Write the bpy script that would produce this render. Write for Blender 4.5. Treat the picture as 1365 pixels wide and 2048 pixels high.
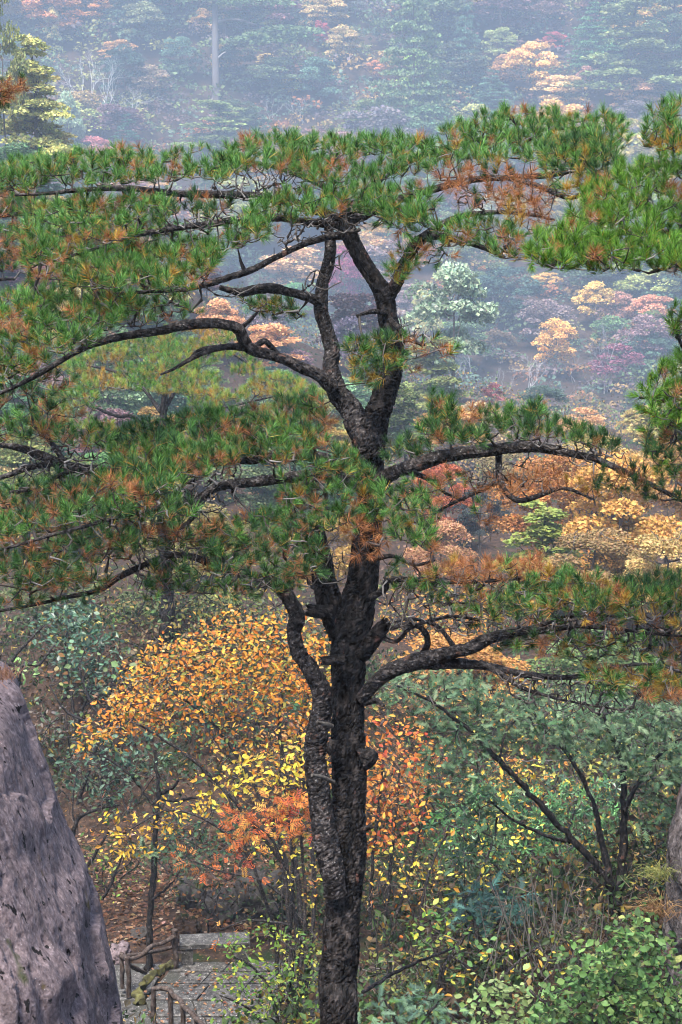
import bpy, math, numpy as np
from mathutils import Vector, Matrix, noise

scene = bpy.context.scene
for o in list(bpy.data.objects):
    bpy.data.objects.remove(o)

# ------------------------------------------------------------------ camera, sky, sun, exposure
F_PX = 3600.0                     # focal length in photograph pixels (2048 high)
PITCH = math.radians(13.65)       # looking down
cam_data = bpy.data.cameras.new("camera")
cam_data.sensor_fit = 'VERTICAL'
cam_data.sensor_height = 36.0
cam_data.lens = F_PX / 2048.0 * 36.0
cam_data.clip_start = 0.1
cam_data.clip_end = 3000.0
cam = bpy.data.objects.new("camera", cam_data)
scene.collection.objects.link(cam)
cam.location = (0, 0, 0)
cam.rotation_euler = (math.pi / 2 - PITCH, 0, 0)
scene.camera = cam

SUN_EL, SUN_AZ = math.radians(66), math.radians(210)     # azimuth clockwise from +Y: behind the camera, to its left
world = bpy.data.worlds.new("World")
scene.world = world
world.use_nodes = True
wn, wl = world.node_tree.nodes, world.node_tree.links
wn.clear()
sky = wn.new('ShaderNodeTexSky')
sky.sky_type = 'NISHITA'
sky.sun_disc = False
sky.sun_elevation = SUN_EL
sky.sun_rotation = SUN_AZ
sky.air_density = 1.0
sky.dust_density = 3.0
sky.ozone_density = 1.0
wb = wn.new('ShaderNodeBackground')
wb.inputs['Strength'].default_value = 0.05
wo = wn.new('ShaderNodeOutputWorld')
wl.new(sky.outputs[0], wb.inputs['Color'])
wl.new(wb.outputs[0], wo.inputs['Surface'])

sun_data = bpy.data.lights.new("sun", 'SUN')
sun_data.energy = 1.5
sun_data.angle = math.radians(14)
sun_data.color = (1.0, 0.95, 0.88)
sun = bpy.data.objects.new("sun", sun_data)
scene.collection.objects.link(sun)
sdir = Vector((math.sin(SUN_AZ) * math.cos(SUN_EL), math.cos(SUN_AZ) * math.cos(SUN_EL), math.sin(SUN_EL)))
sun.rotation_euler = sdir.to_track_quat('Z', 'Y').to_euler()
sun.location = (0, -20, 30)

scene.view_settings.view_transform = 'Standard'
scene.view_settings.look = 'None'
scene.view_settings.gamma = 1.0
scene.view_settings.use_curve_mapping = False
scene.view_settings.exposure = 2.85

scene.render.engine = 'CYCLES'
cy = scene.cycles
cy.max_bounces = 4
cy.diffuse_bounces = 2
cy.glossy_bounces = 2
cy.transmission_bounces = 4
cy.volume_bounces = 1
cy.use_denoising = True
cy.use_adaptive_sampling = True
cy.adaptive_threshold = 0.02
cy.adaptive_min_samples = 20
cy.filter_width = 1.1
cy.sample_clamp_indirect = 6.0

# ------------------------------------------------------------------ helpers
RG = np.random.default_rng(7)
FWD = np.array([0, math.cos(PITCH), -math.sin(PITCH)])
UPC = np.array([0, math.sin(PITCH), math.cos(PITCH)])
RIGHT = np.array([1.0, 0, 0])
UP = np.array([0, 0, 1.0])

def P(px, py, d):
    """a point seen at photograph pixel (px, py), d metres along the view axis"""
    px, py, d = np.asarray(px, float), np.asarray(py, float), np.asarray(d, float)
    xc = (px - 682.5) / F_PX * d
    yc = -(py - 1024.0) / F_PX * d
    return d[..., None] * FWD + xc[..., None] * RIGHT + yc[..., None] * UPC

def ray(px, py):
    return P(px, py, 1.0)

class Geo:
    def __init__(self):
        self.v, self.c, self.tri, self.quad, self.n = [], [], [], [], 0
    def add(self, v, f, c=(1, 1, 1)):
        v = np.asarray(v, float).reshape(-1, 3)
        f = np.asarray(f, int)
        c = np.asarray(c, float)
        if c.ndim == 1:
            c = np.tile(c, (len(v), 1))
        self.v.append(v); self.c.append(c.reshape(-1, 3))
        (self.tri if f.shape[1] == 3 else self.quad).append(f + self.n)
        self.n += len(v)
    def mesh(self, name, mat=None, smooth=True, origin=(0, 0, 0)):
        v = np.concatenate(self.v) - np.asarray(origin, float)
        c = np.concatenate(self.c)
        t = np.concatenate(self.tri) if self.tri else np.zeros((0, 3), int)
        q = np.concatenate(self.quad) if self.quad else np.zeros((0, 4), int)
        m = bpy.data.meshes.new(name)
        m.vertices.add(len(v)); m.vertices.foreach_set('co', v.astype(np.float32).ravel())
        m.loops.add(t.size + q.size)
        m.loops.foreach_set('vertex_index', np.concatenate([t.ravel(), q.ravel()]).astype(np.int32))
        m.polygons.add(len(t) + len(q))
        starts = np.concatenate([np.arange(len(t)) * 3, t.size + np.arange(len(q)) * 4])
        m.polygons.foreach_set('loop_start', starts.astype(np.int32))
        m.polygons.foreach_set('use_smooth', np.full(len(t) + len(q), smooth))
        m.update(calc_edges=True)
        a = m.color_attributes.new('Col', 'FLOAT_COLOR', 'POINT')
        a.data.foreach_set('color', np.concatenate([c, np.ones((len(c), 1))], 1).astype(np.float32).ravel())
        if mat:
            m.materials.append(mat)
        return m

def link(o):
    scene.collection.objects.link(o)
    return o

def tag(o, label=None, cat=None, group=None, kind=None):
    for k, val in (('label', label), ('category', cat), ('group', group), ('kind', kind)):
        if val:
            o[k] = val
    return o

def thing(name, label, cat, loc, group=None):
    o = link(bpy.data.objects.new(name, None))
    o.empty_display_size = 0.2
    o.location = Vector(loc)
    return tag(o, label, cat, group)

def part(name, geo, mat, parent=None, kind=None, smooth=True, label=None, root=None):
    """one mesh object; its vertices are given in world space"""
    org = np.zeros(3)
    q = parent
    while q is not None:
        org = org + np.array(q.location); q = q.parent
    o = link(bpy.data.objects.new(name, geo.mesh(name, mat, smooth, org)))
    if parent is not None:
        o.parent = parent
    return tag(o, label=label, kind=kind)

def norm(a):
    a = np.asarray(a, float)
    return a / np.maximum(np.linalg.norm(a, axis=-1, keepdims=True), 1e-9)

def frames_axis(axis, rng):
    """rotation matrices (K,3,3) whose Z column is axis, with a random spin"""
    z = norm(axis)
    h = rng.normal(size=z.shape)
    x = norm(np.cross(h, z)); y = np.cross(z, x)
    return np.stack([x, y, z], -1)

def frames_leaf(direction, normal):
    y = norm(direction)
    x = norm(np.cross(y, normal)); z = np.cross(x, y)
    return np.stack([x, y, z], -1)

def scatter(geo, protos, which, pos, R, scale, tint=None):
    """copies of small prototype geos joined into one geo"""
    for k, (pv, pf, pc) in enumerate(protos):
        i = np.nonzero(which == k)[0]
        if not len(i):
            continue
        v = np.einsum('kij,nj->kni', R[i] * scale[i][:, None, None], pv) + pos[i][:, None, :]
        n = len(pv)
        f = (pf[None] + (np.arange(len(i)) * n)[:, None, None]).reshape(-1, pf.shape[1])
        c = np.tile(pc[None], (len(i), 1, 1))
        if tint is not None:
            c = c * tint[i][:, None, :]
        geo.add(v.reshape(-1, 3), f, c.reshape(-1, 3))

def single_parts(name, meshes, which, pos, R, scale, parent):
    """copies as objects of their own that share mesh data"""
    org = np.array(parent.location)
    for k in range(len(pos)):
        o = link(bpy.data.objects.new(name, meshes[which[k]]))
        o.parent = parent
        m = Matrix((R[k] * scale[k]).tolist()).to_4x4()
        m.translation = Vector(pos[k] - org)
        o.matrix_basis = m

def catmull(pts, n_per):
    p = np.asarray(pts, float)
    if len(p) < 3:
        t = np.linspace(0, 1, n_per + 1)[:, None]
        return p[0] * (1 - t) + p[-1] * t
    q = np.vstack([2 * p[0] - p[1], p, 2 * p[-1] - p[-2]])
    out = []
    for i in range(1, len(q) - 2):
        a, b, c, d = q[i - 1], q[i], q[i + 1], q[i + 2]
        t = np.linspace(0, 1, n_per, endpoint=False)[:, None]
        out.append(0.5 * (2 * b + (c - a) * t + (2 * a - 5 * b + 4 * c - d) * t ** 2 + (3 * b - a - 3 * c + d) * t ** 3))
    out.append(p[-1:])
    return np.vstack(out)

def tube_frames(p):
    t = norm(np.gradient(p, axis=0))
    x = np.zeros_like(p)
    h = np.array([1.0, 0, 0]) if abs(t[0][0]) < 0.8 else np.array([0, 1.0, 0])
    x[0] = norm(h - t[0] * (h @ t[0]))
    for i in range(1, len(p)):
        w = x[i - 1] - t[i] * (x[i - 1] @ t[i])
        x[i] = w / max(np.linalg.norm(w), 1e-9)
    return x, np.cross(t, x)

def tube(geo, p, r, sides=5, col=(1, 1, 1), cap=True):
    p = np.asarray(p, float)
    r = np.broadcast_to(np.asarray(r, float), (len(p),))
    x, y = tube_frames(p)
    a = np.arange(sides) * 2 * math.pi / sides
    ring = p[:, None] + r[:, None, None] * (np.cos(a)[None, :, None] * x[:, None] + np.sin(a)[None, :, None] * y[:, None])
    i = np.arange(len(p) - 1)[:, None] * sides
    j = np.arange(sides)[None]
    k = (j + 1) % sides
    f = np.stack([i + j, i + k, i + sides + k, i + sides + j], -1).reshape(-1, 4)
    geo.add(ring.reshape(-1, 3), f, col)
    if cap and sides >= 5:
        for e, rev in ((0, True), (len(p) - 1, False)):
            vv = np.vstack([ring[e], p[e][None]])
            ff = np.array([[m, (m + 1) % sides, sides] for m in range(sides)])
            geo.add(vv, ff[:, ::-1] if rev else ff, col if np.ndim(col) == 1 else np.asarray(col)[:1].repeat(len(vv), 0))

def resample(p, r, step):
    seg = np.linalg.norm(np.diff(p, axis=0), axis=1)
    s = np.concatenate([[0], np.cumsum(seg)])
    n = max(4, int(s[-1] / step))
    t = np.linspace(0, s[-1], n)
    return np.stack([np.interp(t, s, p[:, k]) for k in range(3)], 1), np.interp(t, s, r), t

def bark_tube(geo, pts, rad, step=0.014, sides=64, depth=0.09, plate=(0.05, 0.10), lump=0.10, seed=0, ragged=False, kink=1.0):
    """a limb with real bark relief: raised plates between sunken cracks, on a lumpy section"""
    p = catmull(pts, 10)
    r = catmull(np.stack([rad, rad, rad], 1), 10)[:, 0]
    p, r, s = resample(p, r, step)
    so = seed * 7.31
    fade = np.clip(np.minimum(s, s[-1] - s) / 0.15, 0, 1)
    p = p + np.array([tuple(noise.noise_vector((so, k * 2.1, 0)) * 0.45 + noise.noise_vector((so, k * 6.0, 5)) * 0.22) for k in s]) * (r * fade * kink)[:, None]
    x, y = tube_frames(p)
    a = np.arange(sides) * 2 * math.pi / sides
    ca, sa = np.cos(a), np.sin(a)
    rr = np.empty((len(p), sides))
    tint = np.ones((len(p), sides))
    for i in range(len(p)):
        R0 = r[i]
        for j in range(sides):
            ux, uy = ca[j] * R0, sa[j] * R0
            q = Vector((ux / plate[0] + so, uy / plate[0], s[i] / plate[1]))
            w = noise.noise_vector(q * 0.9) * 0.55 + noise.noise_vector(q * 2.6) * 0.3
            d, vp = noise.voronoi(q + w)
            hsh = math.sin(vp[0].x * 12.9 + vp[0].y * 78.2 + vp[0].z * 37.7) * 43758.5
            tint[i, j] = 0.5 + 1.0 * (hsh - math.floor(hsh))
            e = min((d[1] - d[0]) / 0.16, 1.0)
            lp = noise.noise((ux * 3.1 + so, uy * 3.1, s[i] * 2.3)) * lump + noise.noise((ux * 9 + so, uy * 9, s[i] * 6)) * lump * 0.5
            fine = noise.noise((ux * 70, uy * 70 + so, s[i] * 40)) * 0.02
            d2, _ = noise.voronoi((q + w) * 2.3 + Vector((3, 1, 7)))
            e = e * 0.7 + 0.3 * min((d2[1] - d2[0]) / 0.2, 1.0)
            tiltp = noise.noise(q * 0.55 + Vector((9, so, 0))) * 0.10
            rr[i, j] = R0 * (1 + lp + fine) + min(R0, 0.18) * depth * (e - 0.8) + min(R0, 0.18) * tiltp * e
    ring = p[:, None] + rr[:, :, None] * (ca[None, :, None] * x[:, None] + sa[None, :, None] * y[:, None])
    if ragged:                                    # a broken end: splinters of uneven length
        tg_ = norm(p[-1] - p[-4])
        for b_, w_ in ((1, 1.0), (2, 0.6), (3, 0.3)):
            for j in range(sides):
                ring[-b_, j] += tg_ * r[-1] * w_ * (noise.noise((ca[j] * 2.2 + so, sa[j] * 2.2, 0)) * 1.3 + noise.noise((ca[j] * 7 + so, sa[j] * 7, 3)) * 0.8)
    i = np.arange(len(p) - 1)[:, None] * sides
    j = np.arange(sides)[None]; k = (j + 1) % sides
    f = np.stack([i + j, i + k, i + sides + k, i + sides + j], -1).reshape(-1, 4)
    geo.add(ring.reshape(-1, 3), f, np.repeat(tint.reshape(-1, 1), 3, 1))
    for e, rev in ((0, True), (len(p) - 1, False)):
        vv = np.vstack([ring[e], p[e][None]])
        ff = np.array([[m, (m + 1) % sides, sides] for m in range(sides)])
        geo.add(vv, ff[:, ::-1] if rev else ff)
    return p, r

def in_poly(x, y, poly):
    poly = np.asarray(poly, float)
    inside = np.zeros(len(x), bool)
    j = len(poly) - 1
    for i in range(len(poly)):
        xi, yi = poly[i]; xj, yj = poly[j]
        c = ((yi > y) != (yj > y)) & (x < (xj - xi) * (y - yi) / (yj - yi + 1e-12) + xi)
        inside ^= c
        j = i
    return inside

def poly_points(poly, spacing, rng, tries=24):
    """blue-noise points in an outline"""
    poly = np.asarray(poly, float)
    lo, hi = poly.min(0), poly.max(0)
    area = 0.5 * abs(np.dot(poly[:, 0], np.roll(poly[:, 1], 1)) - np.dot(poly[:, 1], np.roll(poly[:, 0], 1)))
    n = max(1, int(area / spacing ** 2 * 1.0))
    out = np.zeros((n, 2)); k = 0
    for _ in range(n):
        c = lo + rng.random((tries, 2)) * (hi - lo)
        c = c[in_poly(c[:, 0], c[:, 1], poly)]
        if not len(c):
            continue
        if k:
            d = ((c[:, None] - out[None, :k]) ** 2).sum(-1).min(1)
            c = c[np.argmax(d[:5])]
        else:
            c = c[0]
        out[k] = c; k += 1
    return out[:k]

def grow(skel, targets, rng, seg=0.09, sag=0.10, wob=0.10, r_tip=0.003, expo=0.42, inward=None):
    """twigs joining every target to the nearest wood already grown; returns twigs and end directions"""
    skel = np.asarray(skel, float); targets = np.asarray(targets, float)
    d0 = np.full(len(targets), 1e9)
    for a in range(0, len(targets), 400):
        d0[a:a + 400] = np.sqrt(((targets[a:a + 400, None] - skel[None]) ** 2).sum(-1)).min(1)
    order = np.argsort(d0)
    cap = len(skel) + len(targets) * 14 + 10
    N = np.zeros((cap, 3)); owner = np.full(cap, -1, int)
    N[:len(skel)] = skel; n = len(skel)
    dep = np.zeros(cap)
    twigs, parents, ends = [], [], np.zeros((len(targets), 3))
    for t in order:
        tg = targets[t]
        dd = np.sqrt(((N[:n] - tg) ** 2).sum(1)) + dep[:n] * 0.05
        b = int(np.argmin(dd))
        st = N[b]
        L = np.linalg.norm(tg - st)
        k = int(min(12, max(2, round(L / seg))))
        mid = (st + tg) / 2 + rng.normal(size=3) * L * wob - UP * L * sag
        u = np.linspace(0, 1, k + 1)[:, None]
        path = (1 - u) ** 2 * st + 2 * u * (1 - u) * mid + u ** 2 * tg
        if k > 2:
            path[1:-1] += rng.normal(size=(k - 1, 3)) * L / k * 0.11
        if n + k < cap:
            N[n:n + k] = path[1:]; owner[n:n + k] = len(twigs)
            dep[n:n + k] = dep[b] + np.linspace(L / k, L, k)
            n += k
        parents.append(owner[b]); twigs.append(path)
        ends[t] = path[-1] - path[-2]
    cnt = np.ones(len(twigs))
    for i in range(len(twigs) - 1, -1, -1):
        if parents[i] >= 0:
            cnt[parents[i]] += cnt[i]
    return [(tw, r_tip * cnt[i] ** expo, r_tip * 0.8) for i, tw in enumerate(twigs)], norm(ends)

def add_twigs(geo, twigs, cols, rng, sides=4):
    for tw, r0, r1 in twigs:
        n = len(tw)
        c = cols[rng.integers(len(cols))]
        tube(geo, tw, np.linspace(r0, r1, n), sides if r0 > 0.006 else 3, c, cap=False)

# ------------------------------------------------------------------ materials
def new_mat(name):
    m = bpy.data.materials.new(name)
    m.use_nodes = True
    nt = m.node_tree
    nt.nodes.clear()
    out = nt.nodes.new('ShaderNodeOutputMaterial')
    return m, nt.nodes, nt.links, out

def leaf_mat(name, rough=0.5, trans=0.3, spec=0.4, use_obj=False):
    m, N, L, out = new_mat(name)
    at = N.new('ShaderNodeAttribute'); at.attribute_name = 'Col'
    col = at.outputs['Color']
    if use_obj:
        oi = N.new('ShaderNodeObjectInfo')
        mx = N.new('ShaderNodeMixRGB'); mx.blend_type = 'MULTIPLY'; mx.inputs[0].default_value = 1
        L.new(col, mx.inputs[1]); L.new(oi.outputs['Color'], mx.inputs[2])
        col = mx.outputs[0]
    b = N.new('ShaderNodeBsdfPrincipled')
    b.inputs['Roughness'].default_value = rough
    b.inputs['Specular IOR Level'].default_value = spec
    L.new(col, b.inputs['Base Color'])
    tr = N.new('ShaderNodeBsdfTranslucent')
    L.new(col, tr.inputs['Color'])
    mix = N.new('ShaderNodeMixShader'); mix.inputs[0].default_value = trans
    L.new(b.outputs[0], mix.inputs[1]); L.new(tr.outputs[0], mix.inputs[2])
    L.new(mix.outputs[0], out.inputs['Surface'])
    return m

def ramp(N, stops):
    r = N.new('ShaderNodeValToRGB')
    e = r.color_ramp.elements
    e[0].position, e[0].color = stops[0][0], (*stops[0][1], 1)
    e[1].position, e[1].color = stops[-1][0], (*stops[-1][1], 1)
    for p_, c_ in stops[1:-1]:
        q = e.new(p_); q.color = (*c_, 1)
    return r

def noise_mat(name, stops, scale=8.0, detail=8.0, rough=0.8, bump=0.3, bump_scale=60.0, bump_dist=0.01, spots=None, stretch=(1, 1, 1), spec=0.12, vcol=False, rot=(0, 0, 0), streak=None):
    """stone, bark or soil: a noise ramp, optional second layer of patches (scale, threshold, colour), fine bump"""
    m, N, L, out = new_mat(name)
    tc = N.new('ShaderNodeTexCoord')
    mr0 = N.new('ShaderNodeMapping'); mr0.inputs['Rotation'].default_value = rot
    L.new(tc.outputs['Object'], mr0.inputs['Vector'])
    mp = N.new('ShaderNodeMapping'); mp.inputs['Scale'].default_value = stretch
    L.new(mr0.outputs[0], mp.inputs['Vector'])
    n1 = N.new('ShaderNodeTexNoise'); n1.inputs['Scale'].default_value = scale; n1.inputs['Detail'].default_value = detail
    n1.inputs['Roughness'].default_value = 0.65
    L.new(mp.outputs[0], n1.inputs['Vector'])
    r = ramp(N, stops); L.new(n1.outputs['Fac'], r.inputs['Fac'])
    col = r.outputs['Color']
    for sc, th, sw, c in spots or ():
        n2 = N.new('ShaderNodeTexNoise'); n2.inputs['Scale'].default_value = sc; n2.inputs['Detail'].default_value = 5
        L.new(mp.outputs[0], n2.inputs['Vector'])
        mr = N.new('ShaderNodeMapRange'); mr.inputs['From Min'].default_value = th; mr.inputs['From Max'].default_value = th + sw
        L.new(n2.outputs['Fac'], mr.inputs['Value'])
        mx = N.new('ShaderNodeMixRGB'); mx.inputs[2].default_value = (*c, 1)
        L.new(mr.outputs[0], mx.inputs[0]); L.new(col, mx.inputs[1])
        col = mx.outputs[0]
    if streak:                                    # dark streaks along the fall line: shade of fissures put into the colour
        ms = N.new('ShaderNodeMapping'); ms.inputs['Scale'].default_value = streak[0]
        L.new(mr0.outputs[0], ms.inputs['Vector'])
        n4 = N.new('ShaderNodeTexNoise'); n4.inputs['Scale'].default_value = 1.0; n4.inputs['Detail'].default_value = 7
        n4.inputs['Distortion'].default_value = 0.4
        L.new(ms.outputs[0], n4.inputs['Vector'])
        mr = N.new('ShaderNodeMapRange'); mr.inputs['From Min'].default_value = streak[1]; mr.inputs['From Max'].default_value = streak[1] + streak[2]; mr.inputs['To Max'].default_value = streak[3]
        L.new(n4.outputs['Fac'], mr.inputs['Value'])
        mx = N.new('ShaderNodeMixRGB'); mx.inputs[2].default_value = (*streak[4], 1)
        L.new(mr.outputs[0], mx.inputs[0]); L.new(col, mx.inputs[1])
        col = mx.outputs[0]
    if vcol:
        at = N.new('ShaderNodeAttribute'); at.attribute_name = 'Col'
        mx = N.new('ShaderNodeMixRGB'); mx.blend_type = 'MULTIPLY'; mx.inputs[0].default_value = 1
        L.new(col, mx.inputs[1]); L.new(at.outputs['Color'], mx.inputs[2]); col = mx.outputs[0]
    b = N.new('ShaderNodeBsdfPrincipled')
    b.inputs['Roughness'].default_value = rough
    b.inputs['Specular IOR Level'].default_value = spec
    L.new(col, b.inputs['Base Color'])
    n3 = N.new('ShaderNodeTexNoise'); n3.inputs['Scale'].default_value = bump_scale; n3.inputs['Detail'].default_value = 6
    L.new(mp.outputs[0], n3.inputs['Vector'])
    bp = N.new('ShaderNodeBump'); bp.inputs['Strength'].default_value = bump; bp.inputs['Distance'].default_value = bump_dist
    L.new(n3.outputs['Fac'], bp.inputs['Height']); L.new(bp.outputs[0], b.inputs['Normal'])
    L.new(b.outputs[0], out.inputs['Surface'])
    return m

M_NEEDLE = leaf_mat('needles', 0.5, 0.25, 0.15)
M_LEAF = leaf_mat('leaves', 0.5, 0.35, 0.18)
M_GLOSSY = leaf_mat('glossy_leaves', 0.35, 0.2, 0.35)
M_FAR = leaf_mat('distant_leaves', 0.7, 0.3, 0.05, use_obj=True)
M_TWIG = leaf_mat('twigs', 0.8, 0.0, 0.08)
M_BARK = noise_mat('pine_bark', [(0.36, (0.0025, 0.0021, 0.0021)), (0.5, (0.0078, 0.0066, 0.0064)), (0.66, (0.044, 0.037, 0.035))], 22, 10, 0.62, 0.9, 50, 0.016,
                   spots=[(13, 0.68, 0.03, (0.07, 0.035, 0.028)), (55, 0.71, 0.03, (0.06, 0.058, 0.058))], stretch=(1, 1, 0.55), spec=0.10, vcol=True)
M_LIMB = noise_mat('limb_bark', [(0.36, (0.005, 0.0045, 0.0045)), (0.5, (0.017, 0.0145, 0.0145)), (0.68, (0.075, 0.066, 0.064))], 30, 10, 0.6, 1.0, 55, 0.014,
                   spots=[(11, 0.64, 0.05, (0.075, 0.043, 0.034)), (60, 0.66, 0.03, (0.16, 0.155, 0.15))], spec=0.12, vcol=True)
M_DEADWOOD = noise_mat('dead_wood', [(0.3, (0.03, 0.027, 0.025)), (0.7, (0.12, 0.11, 0.10))], 30, 8, 0.8, 0.5, 90, 0.004, stretch=(1, 1, 0.4))
M_FARWOOD = leaf_mat('distant_wood', 0.85, 0.0, 0.05, use_obj=True)

# ------------------------------------------------------------------ terrain
_anch = [P(*a) for a in (
    # the gully with the path and its banks
    (380, 1937, 31.3), (300, 1990, 30.3), (480, 1960, 31.0), (250, 2060, 29.6), (560, 1990, 30), (700, 2010, 29.5), (840, 1990, 28),
    (1000, 1930, 27), (1225, 1800, 26), (1420, 1850, 25), (1500, 1700, 27), (1100, 1800, 31),
    (440, 1860, 33.2), (250, 1775, 36), (180, 1640, 40), (330, 1265, 43.5), (80, 1400, 43), (-150, 1350, 46), (600, 1650, 40), (560, 1330, 52),
    (900, 1560, 42), (1250, 1450, 46), (1100, 1250, 62), (1300, 1180, 72), (800, 1160, 72), (950, 1050, 84), (1400, 1000, 90), (200, 1000, 88), (-200, 1000, 88),
    # a wooded spur that comes forward on the left
    (-180, 335, 150), (40, 345, 150), (-500, 330, 150), (300, 700, 150), (520, 880, 150), (900, 930, 150), (1500, 930, 150),
    # the far valley side
    (100, 900, 310), (700, 900, 310), (1300, 900, 310), (-500, 880, 310), (1900, 880, 310),
    (0, 600, 404), (700, 600, 410), (1365, 600, 410), (-700, 560, 404), (2100, 560, 410),
    (0, 300, 466), (700, 300, 485), (1365, 300, 488), (-700, 250, 466), (2100, 250, 488),
    (0, 0, 535), (700, 0, 554), (1365, 0, 562), (-700, -40, 535), (2100, -40, 562),
    (700, -250, 648), (-600, -250, 629), (2000, -250, 654))]
_anch += [np.array(a, float) for a in ((0, 0, -1.7), (-8, -2, -1.7), (8, -2, -1.7), (0, -9, -1.2), (0, 4, -4.2), (-6, 6, -5.5), (6, 6, -5.2), (0.1, 12.6, -9.6), (-5, 14, -11.5), (5.5, 13, -9.5),
                                       (-4.5, 20, -12.5), (0, 21, -13.1), (5, 21, -12.4), (-14, 18, -12), (14, 18, -10), (-20, 34, -14), (20, 34, -12), (-40, 60, -18), (40, 60, -17))]
_A = np.array(_anch)
_S = 40.0
def _tps(r2):
    return 0.5 * r2 * np.log(r2 + 1e-6)
_n = len(_A)
_K = _tps((((_A[:, None, :2] - _A[None, :, :2]) / _S) ** 2).sum(-1)) + np.eye(_n) * 2e-4
_Q = np.concatenate([np.ones((_n, 1)), _A[:, :2] / _S], 1)
_M = np.block([[_K, _Q], [_Q.T, np.zeros((3, 3))]])
_W = np.linalg.solve(_M, np.concatenate([_A[:, 2], np.zeros(3)]))
def ground(x, y):
    x = np.atleast_1d(np.asarray(x, float)); y = np.atleast_1d(np.asarray(y, float))
    xc = np.clip(x, -230, 230); yc = np.clip(y, -12, 640)
    out = np.empty(len(x))
    for a in range(0, len(x), 4000):
        q = np.stack([xc[a:a + 4000], yc[a:a + 4000]], 1)
        k = _tps((((q[:, None] - _A[None, :, :2]) / _S) ** 2).sum(-1))
        out[a:a + 4000] = k @ _W[:_n] + _W[_n] + (q / _S) @ _W[_n + 1:]
    return out
def rough(x, y):
    return np.array([noise.noise((a * 0.35, b * 0.35, 3.1)) * 0.22 + noise.noise((a * 1.3, b * 1.3, 9.1)) * 0.06 for a, b in zip(np.atleast_1d(x), np.atleast_1d(y))])
def hit(px, py, d0=20.0, d1=760.0, n=700):
    """where the view through a pixel meets the terrain"""
    d = np.geomspace(d0, d1, n)
    q = P(np.full(n, px), np.full(n, py), d)
    below = q[:, 2] < ground(q[:, 0], q[:, 1])
    k = int(np.argmax(below)) if below.any() else n - 1
    p = q[k].copy()
    p[2] = ground(p[0], p[1])[0]
    return p, d[k]

Z0 = float(P(380, 1937, 31.3)[2])          # level of the stone platform
def G(px, py, z=None):
    """pixel to the horizontal plane of the platform (or another level)"""
    r = ray(px, py)
    return r * ((Z0 if z is None else z) / r[2])

ys = np.concatenate([np.arange(-12, 45, 0.6), np.arange(45, 120, 1.6), np.arange(120, 646, 6.0)])
xs = np.concatenate([np.arange(-230, -90, 10.0), np.arange(-90, -30, 4.0), np.arange(-30, -9, 1.4), np.arange(-9, 9, 0.5), np.arange(9, 30, 1.4), np.arange(30, 90, 4.0), np.arange(90, 231, 10.0)])
gx, gy = np.meshgrid(xs, ys)
gz = ground(gx.ravel(), gy.ravel()) + rough(gx.ravel(), gy.ravel())
# the platform and the stair are cut into the ground: keep the soil below them
pc = G(400, 1985)
dist = np.hypot(gx.ravel() - pc[0], (gy.ravel() - pc[1]))
gz = np.where(dist < 2.6, np.minimum(gz, Z0 - 0.35), gz)
T = Geo()
nx = len(xs)
i = np.arange(len(ys) - 1)[:, None] * nx; j = np.arange(nx - 1)[None]
T.add(np.stack([gx.ravel(), gy.ravel(), gz], 1), np.stack([i + j, i + j + 1, i + nx + j + 1, i + nx + j], -1).reshape(-1, 4))
M_SOIL = noise_mat('leaf_litter_soil', [(0.3, (0.012, 0.009, 0.007)), (0.5, (0.035, 0.022, 0.016)), (0.7, (0.085, 0.052, 0.036))], 5, 12, 0.9, 0.8, 30, 0.04,
                   spots=[(1.1, 0.56, 0.10, (0.018, 0.028, 0.011)), (14, 0.62, 0.04, (0.13, 0.07, 0.035))])
tag(part('ground', T, M_SOIL), kind='structure')

# ------------------------------------------------------------------ haze: one box of even mist round everything
HZ = Geo()
lo, hi = np.array([-270, -30, float(gz.min()) - 2.0]), np.array([270, 690, max(float(gz.max()), 30.0) + 25.0])
print('haze box', lo, hi)
HZ.add([(x, y, z) for x in (lo[0], hi[0]) for y in (lo[1], hi[1]) for z in (lo[2], hi[2])],
       [(0, 1, 3, 2), (4, 6, 7, 5), (0, 4, 5, 1), (2, 3, 7, 6), (0, 2, 6, 4), (1, 5, 7, 3)])
mh, N_, L_, out_ = new_mat('haze_air')
pv = N_.new('ShaderNodeVolumePrincipled')
pv.inputs['Color'].default_value = (0.61, 0.77, 1.0, 1)
pv.inputs['Density'].default_value = 0.00066
pv.inputs['Anisotropy'].default_value = 0.1
L_.new(pv.outputs[0], out_.inputs['Volume'])
hz = tag(part('haze', HZ, mh, smooth=False), kind='stuff')

# ------------------------------------------------------------------ small prototypes
def kite(w=0.3, fold=0.08):
    return (np.array([(0, 0, 0), (w, 0.45, fold), (0, 1, 0), (-w, 0.45, fold)]), np.array([(0, 1, 2), (0, 2, 3)]), np.ones((4, 3)))
def oval(w=0.26, fold=0.07, bend=0.1):
    v = np.array([(0, 0, 0), (w * .8, .3, fold), (w, .62, fold * .8 - bend * .4), (0, 1, -bend), (-w, .62, fold * .8 - bend * .4), (-w * .8, .3, fold)])
    return (v, np.array([(0, 1, 2, 3), (0, 3, 4, 5)]), np.ones((6, 3)))

def colored(proto, col):
    v, f, c = proto
    return (v, f, c * np.asarray(col))

def pick(rng, cols, n, jit=0.22):
    """random colours from a palette [(weight, rgb)], with a little variation"""
    w = np.array([c[0] for c in cols], float); w /= w.sum()
    k = rng.choice(len(cols), n, p=w)
    c = np.array([c[1] for c in cols], float)[k]
    return np.clip(c * (1 + rng.normal(size=(n, 1)) * jit) * (1 + rng.normal(size=(n, 3)) * 0.06), 0.003, 0.85)

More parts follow.
